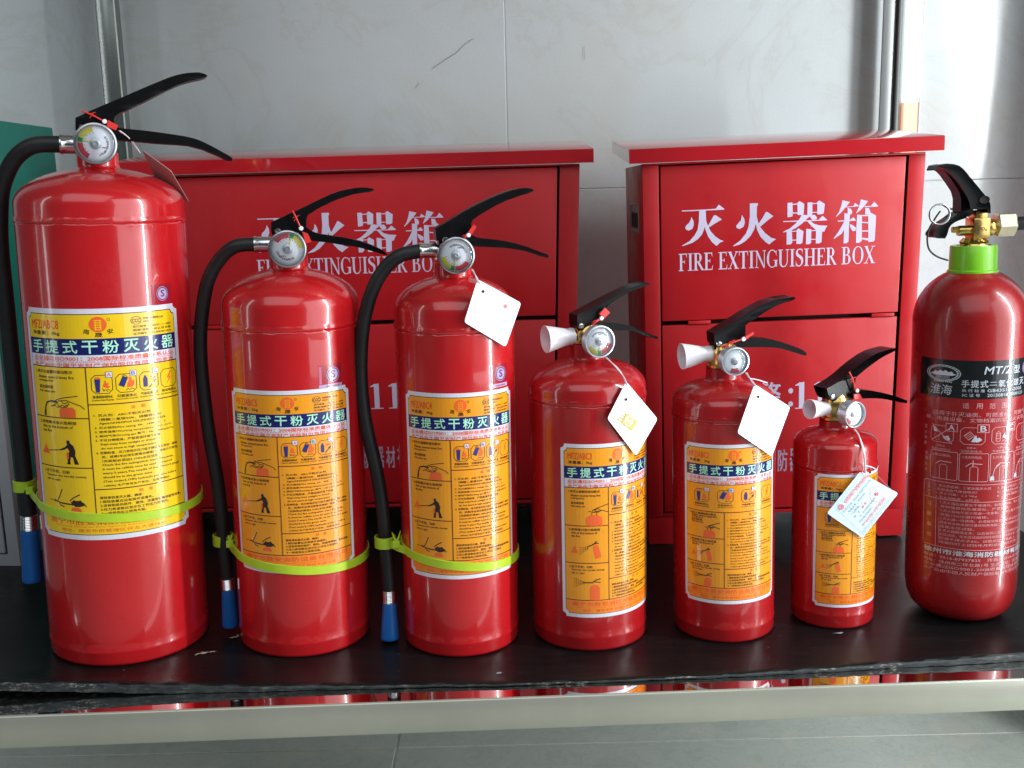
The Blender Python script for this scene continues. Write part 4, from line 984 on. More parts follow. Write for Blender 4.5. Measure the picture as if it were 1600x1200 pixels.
def shell(root, Rr, seam, zs, b, rn, zn, mat, weld=.012):
    prof = [(0, .0008), (Rr - .006, .0006), (Rr - .003, 0), (Rr - .0008, .0006), (Rr, .003), (Rr, weld), (Rr + .0004, weld + .0012), (Rr, weld + .0024)]
    z = weld + .01
    while z < seam - .01: prof.append((Rr, z)); z += .03
    prof += [(Rr, seam - .0042), (Rr + .0002, seam - .0030), (Rr - .0006, seam - .0022), (Rr + .0006, seam - .0010), (Rr + .0007, seam + .0008), (Rr, seam + .0024), (Rr - .0002, seam + .004)]
    prof += dome(Rr - .0002, zs, b, rn, zn)
    o = lathe('cylinder', prof, mat, root, 160, None, 60)
    ph = [random.uniform(0, 6.28) for _ in range(6)]
    for v in o.data.vertices:
        if abs(v.co.z - seam) < .0034 or abs(v.co.z - weld - .0012) < .001:
            a = math.atan2(v.co.y, v.co.x)
            k = sum(math.sin(a * f_ + p_) for f_, p_ in zip((7, 13, 23, 37, 61, 79), ph)) * .00009 + random.uniform(-.00010, .00010)
            v.co.x *= 1 + k / Rr; v.co.y *= 1 + k / Rr; v.co.z += k * 1.5
    return o

def ext_thing(n, label, group='fire extinguishers standing in a row on the board'):
    X, Y, Rr, lean, phi = EXT[n]
    return thing('fire_extinguisher', label, 'fire extinguisher', (X, Y, zb(X) + .0004), (0, R(lean), 0), group)

# ---- extinguishers with hoses
lab = {1: 'largest red extinguisher at left end, yellow label reading MFZ/ABC8, black hose',
       2: 'second largest red extinguisher, orange label reading MFZ/ABC5, green tie and black hose',
       3: 'red extinguisher with orange MFZ/ABC4 label, black hose and white tag at its gauge'}
for n, rg, gz, D_, start, seam, zs, b, rn, zn in ((1, .0176, .4640, .030, 98, .3988, .412, .0325, .0178, .457), (2, .0166, .3720, .028, 4, .3040, .321, .0330, .0175, .364), (3, .0162, .3648, .028, 186, .3008, .315, .0310, .0172, .357)):
    X, Y, Rr, lean, phi = EXT[n]
    t = ext_thing(n, lab[n])
    shell(t, Rr, seam, zs, b, rn, zn, M['red'])
    H = valve_head(t, n, D['UP%d' % n], D['LO%d' % n], .022 if n == 1 else .020, .016)
    zl = (D['rivet%d' % n][1]) * .001
    lathe('valve_body', [(rn - .002, zn), (rn - .001, zn + .002), (.0135, zn + .004), (.0130, zl - .002), (.010, zl), (.010, zl + .004), (0, zl + .004)], M['brass'], t, 48)
    bx = bmesh.new(); bm_box(bx, -.013, .012, -.0085, .0085, zl - .006, zl + .004, .001)
    for v in bx.verts: v.co = H @ v.co
    from_bm('pivot_block', bx, M['black'], t)
    gauge(t, H, rg, gz, D_, start)
    pth = D['hose%d' % n]
    if n == 1: ysl = [-.012, -.011, -.008, -.005, -.003, 0, .002, .002, 0, -.002, -.004, -.005, -.006]
    elif n == 2: ysl = [-.008, -.008, -.006, -.004, -.002, 0, 0, 0, -.002, -.004, -.004, -.005, -.006]
    else:
        ysl = [-.008, -.008, -.006, -.004, -.002, 0, 0, 0, -.003, -.007, -.010, -.012, -.016]; pth = pth[:-3] + [(-67.9, 48.5), (-67.8, 37.0), (-68.2, 2.0)]
    zc = {1: .4640, 2: .3752, 3: .3682}[n]
    hose_set(t, H, n, list(zip(pth, ysl)), zc, {1: .0073, 2: .0063, 3: .0064}[n], {1: (.0080, .0088), 2: (.0064, .0078), 3: (.0066, .0088)}[n], {1: .0080, 2: .0070, 3: .0068}[n])
    cable_tie(t, Rr, *{1: (.1412, .0046, -.0915, .1500), 2: (.0858, .0060, -.0755, .0935), 3: (.0885, .0060, -.0705, .0960, -.006)}[n], tails={1: 0, 2: .5, 3: 1.0}[n])
    paper_label(t, n, *{1: (-56.5, 325.5, 148, 205, 'yellow', 8, 'A'), 2: (-54.4, 250.6, 121, 168.5, 'orange', 5, 'A'), 3: (-49.6, 247, 112, 171.0, 'orange', 4, 'A')}[n])
    s_sticker(t, n, *{1: (64.3, 343.5, 86.6, 326.2, False), 2: (34.5, 271, 58.5, 252.5, True), 3: (34, 269.5, 56.5, 251, True)}[n])
# ---- small extinguishers with a nozzle cone
lab.update({4: 'red extinguisher with MFZ/ABC3 label, white nozzle cone and diamond tag with gold mark',
            5: 'red extinguisher with MFZ/ABC2 label, white nozzle cone and blank white tag',
            6: 'smallest red extinguisher, label reading MFZ/ABC1, printed pale tag with red star'})
for n, rg, gz, D_, start, seam, zs, b, rn, zn, noz, mouth in (
        (4, .0146, .2846, .030, 205, .2325, .2405, .0262, .0158, .2800, ((-41.1, 286.0), (-13.8, 287.0)), (.0126, .0078)),
        (5, .0130, .2626, .030, 245, .2120, .2215, .0222, .0158, .2530, ((-40.6, 265.6), (-12.5, 266.5)), (.0122, .0074)),
        (6, .0124, .2052, .026, 200, .1560, .1735, .0168, .0152, .1965, ((-32.4, 210.0), (-11.8, 208.1)), (.0094, .0068))):
    X, Y, Rr, lean, phi = EXT[n]
    t = ext_thing(n, lab[n])
    shell(t, Rr, seam, zs, b, rn, zn, M['darkred'])
    H = valve_head(t, n, D['UP%d' % n], D['LO%d' % n], .019 if n < 6 else .018, .013)
    zl = (D['rivet%d' % n][1]) * .001; mz = noz[0][1] * .001
    lathe('valve_body', [(rn - .001, zn + .0004), (rn + .0002, zn + .0012), (rn + .0002, zn + .0030), (rn - .002, zn + .0040), (.0132, zn + .0052), (.0122, mz - .004), (.0134, mz - .001), (.0134, mz + .004), (.0118, zl - .003), (.0085, zl + .001), (.0085, zl + .004), (0, zl + .004)], M['brass'], t, 56)
    a = H @ Vector((0, 0, noz[1][1] * .001)); bdir = H @ Vector((noz[0][0] * .001, 0, noz[0][1] * .001)) - a
    lathe('nozzle_port', [(.0070, 0), (.0070, .010), (.0062, .0105), (.0062, .0145)], M['brass'], t, 32, axis_mat(a, bdir))
    tip = H @ Vector((noz[0][0] * .001, 0, noz[0][1] * .001)); st_ = H @ Vector((noz[1][0] * .001 + .001, 0, noz[1][1] * .001)); L = (tip - st_).length
    rm_, rn_ = mouth
    lathe('nozzle_cone', [(rn_ * .85, 0), (rn_, .0006), (rn_ * 1.02, .003), (rn_ * .98, L * .22), (rn_ * 1.02, L * .3), (rn_ + (rm_ - rn_) * .55, L * .66), (rm_, L - .0003), (rm_ - .0004, L), (rm_ - .0011, L - .0004), (rn_ + (rm_ - rn_) * .5 - .001, L * .6), (rn_ * .8, L * .25), (.002, L * .2), (0, L * .2)], M['nozzle'], t, 56, axis_mat(st_, tip - st_), 50)
    gauge(t, H, rg, gz, D_, start, dial=(n == 4), depth=.0125 if n > 4 else .010)
    bx = bmesh.new(); bm_box(bx, -.011, .010, -.0075, .0075, zl - .006, zl + .003, .001)
    for v in bx.verts: v.co = H @ v.co
    from_bm('pivot_block', bx, M['black'], t)
    paper_label(t, n, *{4: (-29.2, 197, 105, 163.5, 'orange', 3, 'B'), 5: (-48.6, 190.3, 96.5, 151.5, 'orange', 2, 'C'), 6: (-30.0, 152.3, 86, 130, 'orange', 1, 'C')}[n])

# ---- CO2 bottle
t = ext_thing(7, 'red carbon dioxide extinguisher at right end with green collar and black label band')
Rr = EXT[7][2]
prof = [(0, 0), (.024, 0), (.032, .0010), (.0395, .0045), (.0455, .0105), (.0490, .0190), (.0504, .0290), (Rr, .038)]
z = .06
while z < .28: prof.append((Rr, z)); z += .03
for i in range(0, 16):
    a = R(90) * i / 15; r_ = Rr * math.cos(a)
    if r_ > .0195: prof.append((r_, .287 + .049 * math.sin(a)))
prof += [(.019, .3375), (.019, .350), (0, .350)]
lathe('cylinder', prof, M['co2red'], t, 160, None, 60)
lathe('collar', [(.0215, .3305), (.0222, .3310), (.0222, .3330), (.0208, .3338), (.0204, .3545), (.0196, .3558), (.0150, .3558), (.0150, .3520)], M['green'], t, 72)
dx = -.0023
def sh(L): return [(x * .001 + dx, z * .001) for x, z in L]
lathe('valve_base', [(.0125, .3520), (.0128, .3556), (.0118, .3572), (.0128, .3590), (.0110, .3606), (.0095, .3625), (0, .3625)], M['brass'], t, 48)
b0, b1 = sh(D['c_block']); s0, s1 = sh(D['c_stem'])
bm = bmesh.new(); bm_box(bm, b0[0], b1[0], -.0105, .009, b1[1], b0[1], .0014); blk = from_bm('valve_block', bm, M['brass'], t, angle=35)
S = Sheet(); S.text('stamped_lettering', 'line', 'CO₂', 0, 0, .0082, .0034, 1, .01); S.build(blk, plane_map(((b0[0] + b1[0]) / 2 - .004, -.0106, .3688), (1, 0, 0), (0, 0, 1)), wide=0)
bm = bmesh.new(); bm_box(bm, s0[0], s1[0], -.008, .008, s1[1] - .001, s0[1], .001); from_bm('valve_stem', bm, M['brass'], t, angle=35)
k0, k1 = sh(D['c_knob']); zc = (k0[1] + k1[1]) / 2
lathe('bursting_disc_cap', [(0, 0), (.0046, 0), (.0048, .0008), (.0048, k1[0] - k0[0] + .003), (0, k1[0] - k0[0] + .003)], M['brass'], t, 32, axis_mat((k0[0], -.002, zc), (1, 0, 0)))
h0, h1 = sh(D['c_hexk'])
lathe('hex_plug', [(0, 0), (.0028, 0), (.0032, .0005), (.0032, .0055), (0, .0055)], M['brass'], t, 6, axis_mat((h0[0], -.002, (h0[1] + h1[1]) / 2), (1, 0, 0)), 20)
p0, p1 = sh(D['c_ball'])
lathe('outlet_elbow', [(.006, -.006), (.0074, -.001), (.0080, .003), (.0072, .0065), (.006, .009)], M['brass'], t, 40, axis_mat((p0[0], -.001, (p0[1] + p1[1]) / 2), (1, 0, 0)))
n0, n1 = sh(D['c_nut']); zc = (n0[1] + n1[1]) / 2; rnut = (n0[1] - n1[1]) / 2 * 1.02
hexm = axis_mat((n0[0], -.001, zc), (1, 0, 0)) @ Matrix.Rotation(R(8), 4, 'Z')
lathe('hex_nut', [(0, 0), (rnut * .86, 0), (rnut, .0016), (rnut, .0162), (rnut * .86, .0178), (0, .0178)], M['palebrass'], t, 6, hexm, 25)
tube('hose', [(n1[0] - .003, -.001, zc), (n1[0] + .02, -.001, zc), (n1[0] + .06, .004, zc - .006), (n1[0] + .10, .012, zc - .04), (n1[0] + .115, .016, zc - .12), (n1[0] + .11, .016, zc - .26)], .0062, M['rubber'], t, 20)
prism('squeeze_lever', sh(D['c_lever']), -.017, .004, M['black'], t, None, .0018)
prism('lever_cheek', sh(D['c_cheek']), -.010, .007, M['black'], t, None, .0012)
prism('carry_handle', sh(D['c_handle']), -.012, .006, M['black'], t, None, .0022)
lathe('lever_dimple', [(0, .0002), (.0035, .0002), (.0045, .0009), (.0048, .0004)], M['void'], t, 32, axis_mat((.0, -.0172, .397), (0, -1, 0)) @ Matrix.Diagonal((1.0, .75, 1, 1)))
rc, re, ra, rb_ = sh(D['c_ring']); rr_ = re[0] - rc[0]
pts = []
for i in range(54):
    a = R(i * 15); pts.append((rc[0] + rr_ * math.cos(a), -.0125 - .0022 * i / 54, rc[1] + rr_ * math.sin(a)))
pts = [(rb_[0], -.006, rb_[1])] + [(ra[0], -.012, ra[1])] + [p for p in pts[5:]]
tube('pull_ring', pts, .00085, M['wire'], t, 10, 3)
LN_ = sh(D['c_lan']); tube('lanyard', [(x, -.016 + i * .0012, z) for i, (x, z) in enumerate(LN_)], [.0012] * 3 + [.0008] * 400, M['rubber'], t, 8, 6) if False else tube('lanyard', [(x, -.016 + i * .0012, z) for i, (x, z) in enumerate(LN_)], .00085, M['rubber'], t, 8, 6)
# printing on the bottle
S = Sheet(); q = .001
def ctx(key, mat, body, s, z, w, h, bold=0.0, layer=3, rot=0.0, shear=0.0): S.text(key, mat, body, s * q, z * q, w * q, h * q, layer, bold, rot, False, shear)
S.rect('label_band', 'bandblack', -68 * q, 221 * q, 78 * q, 256 * q, 0)
S.disc('bottle_emblem', 'silverprint', -43.5 * q, 243.4 * q, 16 * q, 7.6 * q, 2, r_in=.80, n=44)
S.disc('bottle_emblem', 'bandblack', -43.5 * q, 243.4 * q, 15 * q, 7.0 * q, 3, r_in=.955, n=44)
for i in range(26):
    a = R(i * 360 / 26); S.line('bottle_emblem', 'bandblack', [((-43.5 + 13.4 * math.cos(a)) * q, (243.4 + 6.3 * math.sin(a)) * q), ((-43.5 + 15.4 * math.cos(a)) * q, (243.4 + 7.3 * math.sin(a)) * q)], .0005, 4)
S.poly('bottle_emblem', 'silverprint', [(x * q, z * q) for x, z in [(-56, 242.6), (-52, 243.6), (-51, 245.6), (-48, 244.4), (-46, 246.2), (-43, 245.0), (-41, 246.4), (-38, 244.6), (-35, 245.4), (-34, 243.6), (-31, 242.6), (-35, 241.4), (-52, 241.4)]], 3)
for z_ in (238.4, 239.6, 240.6): S.line('bottle_emblem', 'silverprint', [(-50 * q, z_ * q), (-37 * q, z_ * q)], .0003, 3)
ctx('bottle_emblem', 'silverprint', 'HUAI HAI', -51, 234.9, 16, 1.9, .02)
ctx('bottle_lettering', 'silverprint', '淮海', -55.4, 223.6, 20, 9.4, -.004, 3, 0, .15)
ctx('bottle_lettering', 'silverprint', 'MT/2', -8.5, 243.6, 24, 7.0, .02, 3, 0, .2); ctx('bottle_lettering', 'silverprint', '型', 19.8, 243.4, 7.4, 7.0, .015)
S.disc('bottle_lettering', 'hololilac', 38 * q, 247 * q, 6 * q, layer=2); S.disc('bottle_lettering', 'navy', 38 * q, 247 * q, 5.4 * q, layer=3, r_in=.85); ctx('bottle_lettering', 'navy', 'S', 36.2, 244.4, 3.6, 5.2, .02)
for i, ch in enumerate('手提式二氧化碳灭火器'): ctx('bottle_lettering', 'silverprint', ch, -26.9 + i * 7.8, 231.6 + (2 if ch == '二' else 0), 6.7, 3.0 if ch == '二' else 6.6, .015)
ctx('bottle_lettering', 'silverprint', '执 行 标 准', -26.2, 227.3, 19, 2.9); ctx('bottle_lettering', 'silverprint', 'GB4351.1-2005', -5, 227.4, 36, 2.9, .015)
ctx('bottle_lettering', 'silverprint', '3C 证 号', -26.2, 223.0, 15, 2.9); ctx('bottle_lettering', 'silverprint', '2015081810000123', -5, 223.1, 38, 2.8, .01)
for i, ch in enumerate('适用范围'): ctx('pink_lettering', 'pinkprint', ch, -25.1 + i * 11.2, 212.2, 5.4, 5.0, .008)
ctx('pink_lettering', 'pinkprint', '适用于扑灭油类、可燃液体、可燃气', -51, 204.4, 90, 4.2, .005); ctx('pink_lettering', 'pinkprint', '体、电器设备、文物档案的初起火灾等。', -58.5, 199.4, 98, 4.0, .005)
for i, ch in enumerate('灭火种类'): ctx('pink_lettering', 'pinkprint', ch, -59.8, 189.6 - i * 5.2, 3.0, 3.4)
for i, ch in enumerate('使用方法'): ctx('pink_lettering', 'pinkprint', ch, -58.4, 164.6 - i * 5.2, 3.0, 3.4)
LP = lambda pts, w=.5, cl=False, lay=3: S.line('bottle_pictogram', 'pinkprint', [(x * q, z * q) for x, z in pts], w * q, lay, cl)
for i in range(4):
    x0 = -52.6 + i * 26.6; x1 = x0 + 20.8; z1 = 194.4 + i * .2; z0 = z1 - 15.6; c = 3
    LP([(x0 + c, z1), (x1 - c, z1), (x1, z1 - c), (x1, z0 + c), (x1 - c, z0), (x0 + c, z0), (x0, z0 + c), (x0, z1 - c)], .5, True)
    if i < 3:
        S.rect('bottle_pictogram', 'pinkprint', (x1 - 7) * q, (z1 - 4.6) * q, (x1 + 3.4) * q, (z1 + 3.2) * q, 4); S.rect('bottle_pictogram', 'co2red', (x1 - 6.4) * q, (z1 - 4.0) * q, (x1 + 2.8) * q, (z1 + 2.6) * q, 5)
        ctx('bottle_pictogram', 'silverprint', 'ABC'[i], x1 - 4.4, z1 - 3.4, 5.2, 5.2, .02, 6)
    xm = (x0 + x1) / 2
    if i == 0:
        LP([(x0 + 1, z1 + 1), (x1 - 1, z0 - .4)], .7, lay=6); LP([(x0 + 1, z0 + 1), (x1 - 1, z1)], .7, lay=7)
        S.poly('bottle_pictogram', 'silverprint', [(x * q, z * q) for x, z in [(xm, z0 + 8), (xm + 3, z0 + 6), (xm + 6, z0 + 7), (xm + 8, z0 + 3), (xm + 5, z0 + 2), (xm + 2, z0 + 4)]], 4)
        S.poly('bottle_pictogram', 'silverprint', [(x * q, z * q) for x, z in [(x0 + 2, z1 - 1), (x0 + 5, z1 - 3), (x0 + 7, z1 - 6), (x0 + 3, z1 - 6)]], 4)
        LP([(x0 + 4, z0 + 8), (x0 + 4, z0 + 2), (x0 + 8, z0 + 2), (x0 + 8, z0 + 8)], .4)
    if i == 1:
        LP([(x0 + 3, z0 + 8), (x0 + 8, z0 + 12), (x0 + 12, z0 + 8), (x0 + 7, z0 + 4)], .5, True)
        for k in range(4): LP([(x0 + 3.6 + k * 1.1, z0 + 7.6 - k), (x0 + 8 + k * 1.1, z0 + 11.4 - k)], .4)
        S.poly('bottle_pictogram', 'silverprint', [(x * q, z * q) for x, z in [(x0 + 9, z0 + 2.4), (x0 + 11, z0 + 6), (x0 + 13, z0 + 9), (x0 + 14, z0 + 6), (x0 + 16, z0 + 6.6), (x0 + 18.4, z0 + 4.4), (x0 + 15, z0 + 2.2)]], 4)
    if i == 2:
        LP([(x0 + 4, z0 + 3), (x0 + 4, z0 + 10), (x0 + 6, z0 + 12), (x0 + 8, z0 + 10), (x0 + 8, z0 + 3), (x0 + 6, z0 + 2)], .5, True)
        for k in (5, 7.5, 9.5): LP([(x0 + 4, z0 + k), (x0 + 8, z0 + k)], .5)
        S.poly('bottle_pictogram', 'silverprint', [(x * q, z * q) for x, z in [(x0 + 10, z0 + 6), (x0 + 12, z0 + 10), (x0 + 13, z0 + 7.4), (x0 + 15.4, z0 + 8), (x0 + 13, z0 + 5)]], 4); LP([(x0 + 10, z0 + 2), (x0 + 16, z0 + 7)], .5)
    if i == 3: LP([(xm - 1, z1 - 2), (xm - 2, z0 + 3)], .7)
    ctx('pink_lettering', 'pinkprint', ('A类火', 'B类火', 'C类火', 'E类火')[i], x0 + 6, z0 - 4.2, 8, 2.0); ctx('pink_lettering', 'pinkprint', ('普通固体材料火', '可燃液体火', '气体和蒸气火', '带电物质火')[i], x0 + 1, z0 - 7.6, 18, 2.2)
    y1 = 170.6; y0 = 144.2; xx0 = -52 + i * 26.2; xx1 = xx0 + 24.6
    LP([(xx0 + 1, y1), (xx1 - 1, y1), (xx1, y1 - 1), (xx1, y0 + 1), (xx1 - 1, y0), (xx0 + 1, y0), (xx0, y0 + 1), (xx0, y1 - 1)], .5, True)
    ctx('pink_lettering', 'pinkprint', ('1.拔出插销。', '2.按夹喷筒阀。', '3.对准火源', '4.压下压把')[i], xx0 + 2, y1 - 5.0, 17, 2.6)
    xm = (xx0 + xx1) / 2
    LP([(xm - 3.4, y0), (xm - 3.4, y0 + 12.5), (xm - 2, y0 + 14), (xm + 2, y0 + 14), (xm + 3.4, y0 + 12.5), (xm + 3.4, y0)], .5); LP([(xm - 7, y0 + 14), (xm - 3, y0 + 17), (xm + 7, y0 + 16.4)], .8)
    if i == 1: LP([(xm - 1, y0 + 14), (xm - 1, y0 + 20)], .8)
    if i >= 2: LP([(xm - 3, y0 + 16), (xm - 8, y0 + 12), (xm - 10, y0 + 4)], .8); S.poly('bottle_pictogram', 'silverprint', [(x * q, z * q) for x, z in [(xm - 11.5, y0 + 5), (xm - 8.5, y0 + 5), (xm - 8, y0 + 1), (xm - 12, y0 + 1)]], 4)
LP([(-58.4, 139.5), (-56.8, 141.2), (70, 141.2)], .5); LP([(-58.4, 139.5), (-57.4, 80), (-55.6, 78.4), (70, 78.4)], .5); LP([(-57.9, 124.8), (70, 124.8)], .5); LP([(-45.2, 124.8), (-44.4, 78.4)], .5)
for i, ch in enumerate('主要技术'): ctx('pink_lettering', 'pinkprint', ch, -54, 136.6 - i * 3.6, 2.6, 2.6)
for i, (a_, b_) in enumerate((('1. 灭火剂名称：二氧化碳灭火剂', '4. 水压试验压力：22.5MPa'), ('（采用液态气体自喷式）', '5. 喷射时间：≥8s'), ('2. 灭火剂量：2-2 ⅟4kg', '6. 灭火级别：21B'), ('3. 灭火剂纯度：≥99.5%', ''))):
    ctx('pink_lettering', 'pinkprint', a_, -46, 136.4 - i * 3.7, (48, 36, 36, 38)[i], 2.5)
    if b_: ctx('pink_lettering', 'pinkprint', b_, 8, 136.6 - i * 3.7, 40, 2.5)
for i, ch in enumerate('注意事项'): ctx('pink_lettering', 'pinkprint', ch, -54, 116.5 - i * 10.2, 5, 4.2)
for i, (s_, w_) in enumerate((('1.灭火器应放置在干燥通风、取用方便处，防止日晒雨', 88), ('淋和强腐蚀及潮湿处，严禁曝晒。', 64), ('2.灭火器每年至少检查一次重量，若减少量大于额定充', 88), ('装量10%应进行维修。', 42), ('3.灭火器一经使用，必须送交有资质的单位充装并按', 86), ('国家有关标准进行维修和再充装，每次充装前应进行', 84), ('逐瓶水压试验。', 30), ('4.灭火器期满五年，以后每隔二年，应对钢瓶进行一次', 88), ('水压试验，在水压试验的同时应测定残余变形率，残余变', 88), ('形值不得大于6%。试验后应在瓶肩上', 74), ('用钢印打上试验年月和试验单位代号。', 78))):
    ctx('pink_lettering', 'pinkprint', s_, -41, 120.4 - i * 3.85, w_, 2.6)
ctx('pink_lettering', 'silverprint', '徐州市淮海消防器材有限公司', -56.2, 71.8, 118, 5.0, .03)
ctx('pink_lettering', 'pinkprint', '电话：0516-87927835　传真：0516-87927827', -56, 67.0, 110, 3.3, .01); ctx('pink_lettering', 'pinkprint', '地址：徐州市二环北路1号 生产地址：经济开发区', -55.8, 62.2, 112, 3.3, .01)
ctx('pink_lettering', 'pinkprint', '企业通过ISO9001-2008质量管理体系认证', -55.6, 58.0, 108, 3.3, .01); ctx('pink_lettering', 'pinkprint', '本产品由中国人民财产保险股份有限公司承保', -55.5, 53.6, 108, 3.3, .01)
S.build(t, cyl_map(Rr, 0, 0), root='label_band', base=.00012)

# ================================================================== hanging tags
TAGLAB = {1: 'thin reddish grey tag seen edge-on behind the shoulder of the largest extinguisher', 3: 'white square hang tag with faint red star, hanging over the MFZ/ABC4 extinguisher',
          4: 'white diamond-hung tag with gold S mark on the MFZ/ABC3 extinguisher', 5: 'blank white tag hanging over the top of the MFZ/ABC2 label',
          6: 'pale blue certificate tag with red star stamp, in front of the smallest extinguisher'}
for n in (1, 3, 4, 5, 6):
    X, Y, Rr, lean, phi = EXT[n]
    C4 = [Vector(p) * .001 for p in D['tag%d' % n]]
    fr = Matrix.Translation((X, Y, zb(X) + .0004)) @ Matrix.Rotation(R(lean), 4, 'Y')
    tg = thing('hang_tag', TAGLAB[n], 'tag', fr @ C4[0], (0, R(lean), 0), 'tags tied to the extinguishers')
    C4 = [c - C4[0] for c in C4]; org0 = Vector(D['tag%d' % n][0]) * .001
    top_, rt_, bt_, lf_ = C4
    # rounded outline
    out = []
    cut = .0028
    for i in range(4):
        p = C4[i]; a = C4[i - 1]; b = C4[(i + 1) % 4]
        pa = p + (a - p).normalized() * cut; pb = p + (b - p).normalized() * cut
        for k in range(6):
            t_ = k / 5; out.append((1 - t_) ** 2 * pa + 2 * t_ * (1 - t_) * p + t_ ** 2 * pb)
    nrm = (rt_ - bt_).cross(lf_ - bt_).normalized()
    bm = bmesh.new(); cen = sum(out, Vector()) / len(out)
    bow = lambda p: nrm * (.0012 * (1 - ((p - cen).length / .035) ** 2))
    A_ = [bm.verts.new(p + bow(p)) for p in out]; B_ = [bm.verts.new(p + bow(p) - nrm * .0005) for p in out]
    ca = bm.verts.new(cen + nrm * .0012); cb = bm.verts.new(cen + nrm * .0007)
    for i in range(len(out)):
        j = (i + 1) % len(out)
        bm.faces.new((ca, A_[i], A_[j])); bm.faces.new((cb, B_[j], B_[i])); bm.faces.new((A_[i], B_[i], B_[j], A_[j]))
    card = from_bm('card', bm, M[{1: 'cardgrey', 6: 'cardblue'}.get(n, 'card')], tg, angle=30)
    W_ = (rt_ - bt_).length; H_ = (lf_ - bt_).length
    S = Sheet(); mp = plane_map(bt_ + nrm * .0011, rt_ - bt_, lf_ - bt_)
    S.disc('eyelet_hole', 'void', W_ * .90, H_ * .84, .0013, layer=3)
    if n == 6:
        S.line('card_lettering', 'tagink', [(W_ * .05, H_ * .05), (W_ * .95, H_ * .05), (W_ * .95, H_ * .95), (W_ * .05, H_ * .95)], .0003, 2, True)
        S.text('card_lettering', 'tagred', '公安部消防产品身份信息标志', W_ * .22, H_ * .80, W_ * .64, H_ * .085, 2, .02)
        S.disc('card_lettering', 'tagred', W_ * .13, H_ * .84, H_ * .055, layer=2, r_in=.5); S.text('card_lettering', 'tagink', '胜安', W_ * .09, H_ * .70, W_ * .09, H_ * .05, 2)
        for i, (s_, w_) in enumerate((('产品名称：MFZ/ABC手提式干粉灭火器', .66), ('规格型号：MFZ/ABC  1', .48), ('产品数量：1', .26), ('编　号：', .16), ('厂　名：南宁市胜安消防设备', .5), ('产品质量合格证编号：', .36))):
            S.text('card_lettering', 'tagink', s_, W_ * .16, H_ * (.69 - i * .085), W_ * w_, H_ * .05, 2, .004)
        S.text('card_lettering', 'tagred', '本产品由中国平安财产保险承保', W_ * .16, H_ * .155, W_ * .62, H_ * .065, 2, .02); S.text('card_lettering', 'tagred', '胜安', W_ * .36, H_ * .44, W_ * .14, H_ * .06, 2)
        S.text('card_lettering', 'tagink', '生产许可证编号：南宁市伏龙大道16号', W_ * .08, H_ * .075, W_ * .8, H_ * .045, 2)
    if n in (3, 6):
        sx, sy, rs = (W_ * .72, H_ * .40, H_ * .16) if n == 6 else (W_ * .80, H_ * .30, H_ * .06)
        st_ = []
        for i in range(10):
            a = R(90 + 36 * i - 50); r_ = rs * (.40 if n == 6 else 1) * (1 if i % 2 == 0 else .4); st_.append((sx + r_ * math.cos(a), sy + r_ * math.sin(a)))
        S.poly('red_star', 'tagred', st_, 3)
        if n == 6:
            S.disc('red_star', 'tagred', sx, sy, rs, layer=3, r_in=.95)
            for i, ch in enumerate('南宁市胜安消防设备有限公司'):
                a = R(215 - i * 19); S.text('red_star', 'tagred', ch, sx + rs * .74 * math.cos(a), sy + rs * .74 * math.sin(a), rs * .13, rs * .13, 3, 0, a - R(90))
    if n == 3:
        S.text('card_lettering', 'pinkprint', '公安部消防产品身份信息', W_ * .28, H_ * .84, W_ * .56, H_ * .04, 2)
        S.text('card_lettering', 'tagink', '产品名称', W_ * .25, H_ * .14, W_ * .5, H_ * .03, 2)
        for u_, v_ in ((.86, .66), (.78, .60), (.2, .8), (.42, .38), (.60, .22)): S.disc('card_lettering', 'tagink', W_ * u_, H_ * v_, .0004, layer=2, n=8)
    if n == 4:
        mp4 = mp
        S.poly('gold_mark', 'gold', [(W_ * .40, H_ * .38), (W_ * .66, H_ * .38), (W_ * .66, H_ * .68), (W_ * .40, H_ * .68)], 2)
        S.disc('gold_mark', 'card', W_ * .54, H_ * .55, .0046, layer=3, r_in=.84); S.text('gold_mark', 'card', 'S', W_ * .54 - .0018, H_ * .55 - .0026, .0036, .0052, 3, .02)
        for k in range(4): S.rect('gold_mark', 'gold', W_ * (.41 + .065 * k), H_ * .69, W_ * (.44 + .065 * k), H_ * (.80 - .03 * k), 2)
    if n == 5: S.disc('gold_mark', 'silverprint', W_ * .74, H_ * .42, .0007, layer=2)
    if n == 1: S.g.pop(('eyelet_hole', 'void'), None)
    if S.g: S.build(card, mp, wide=0, base=.0001)
    def strand(key, name='string', dz=0.0):
        pts = [Vector(p) * .001 - org0 + Vector((dz, 0, 0)) for p in D[key]]
        tube(name, pts, .00055, M['string'], tg, 8, 5)
    strand('str%d' % n)
    pts = [Vector(p) * .001 - org0 + Vector((.0010 * math.sin(i * 1.9 + 1), -.0006, 0)) for i, p in enumerate(D['str%d' % n])]
    tube('string', pts, .0005, M['string'], tg, 8, 5)
    if 'str%db' % n in D: strand('str%db' % n)

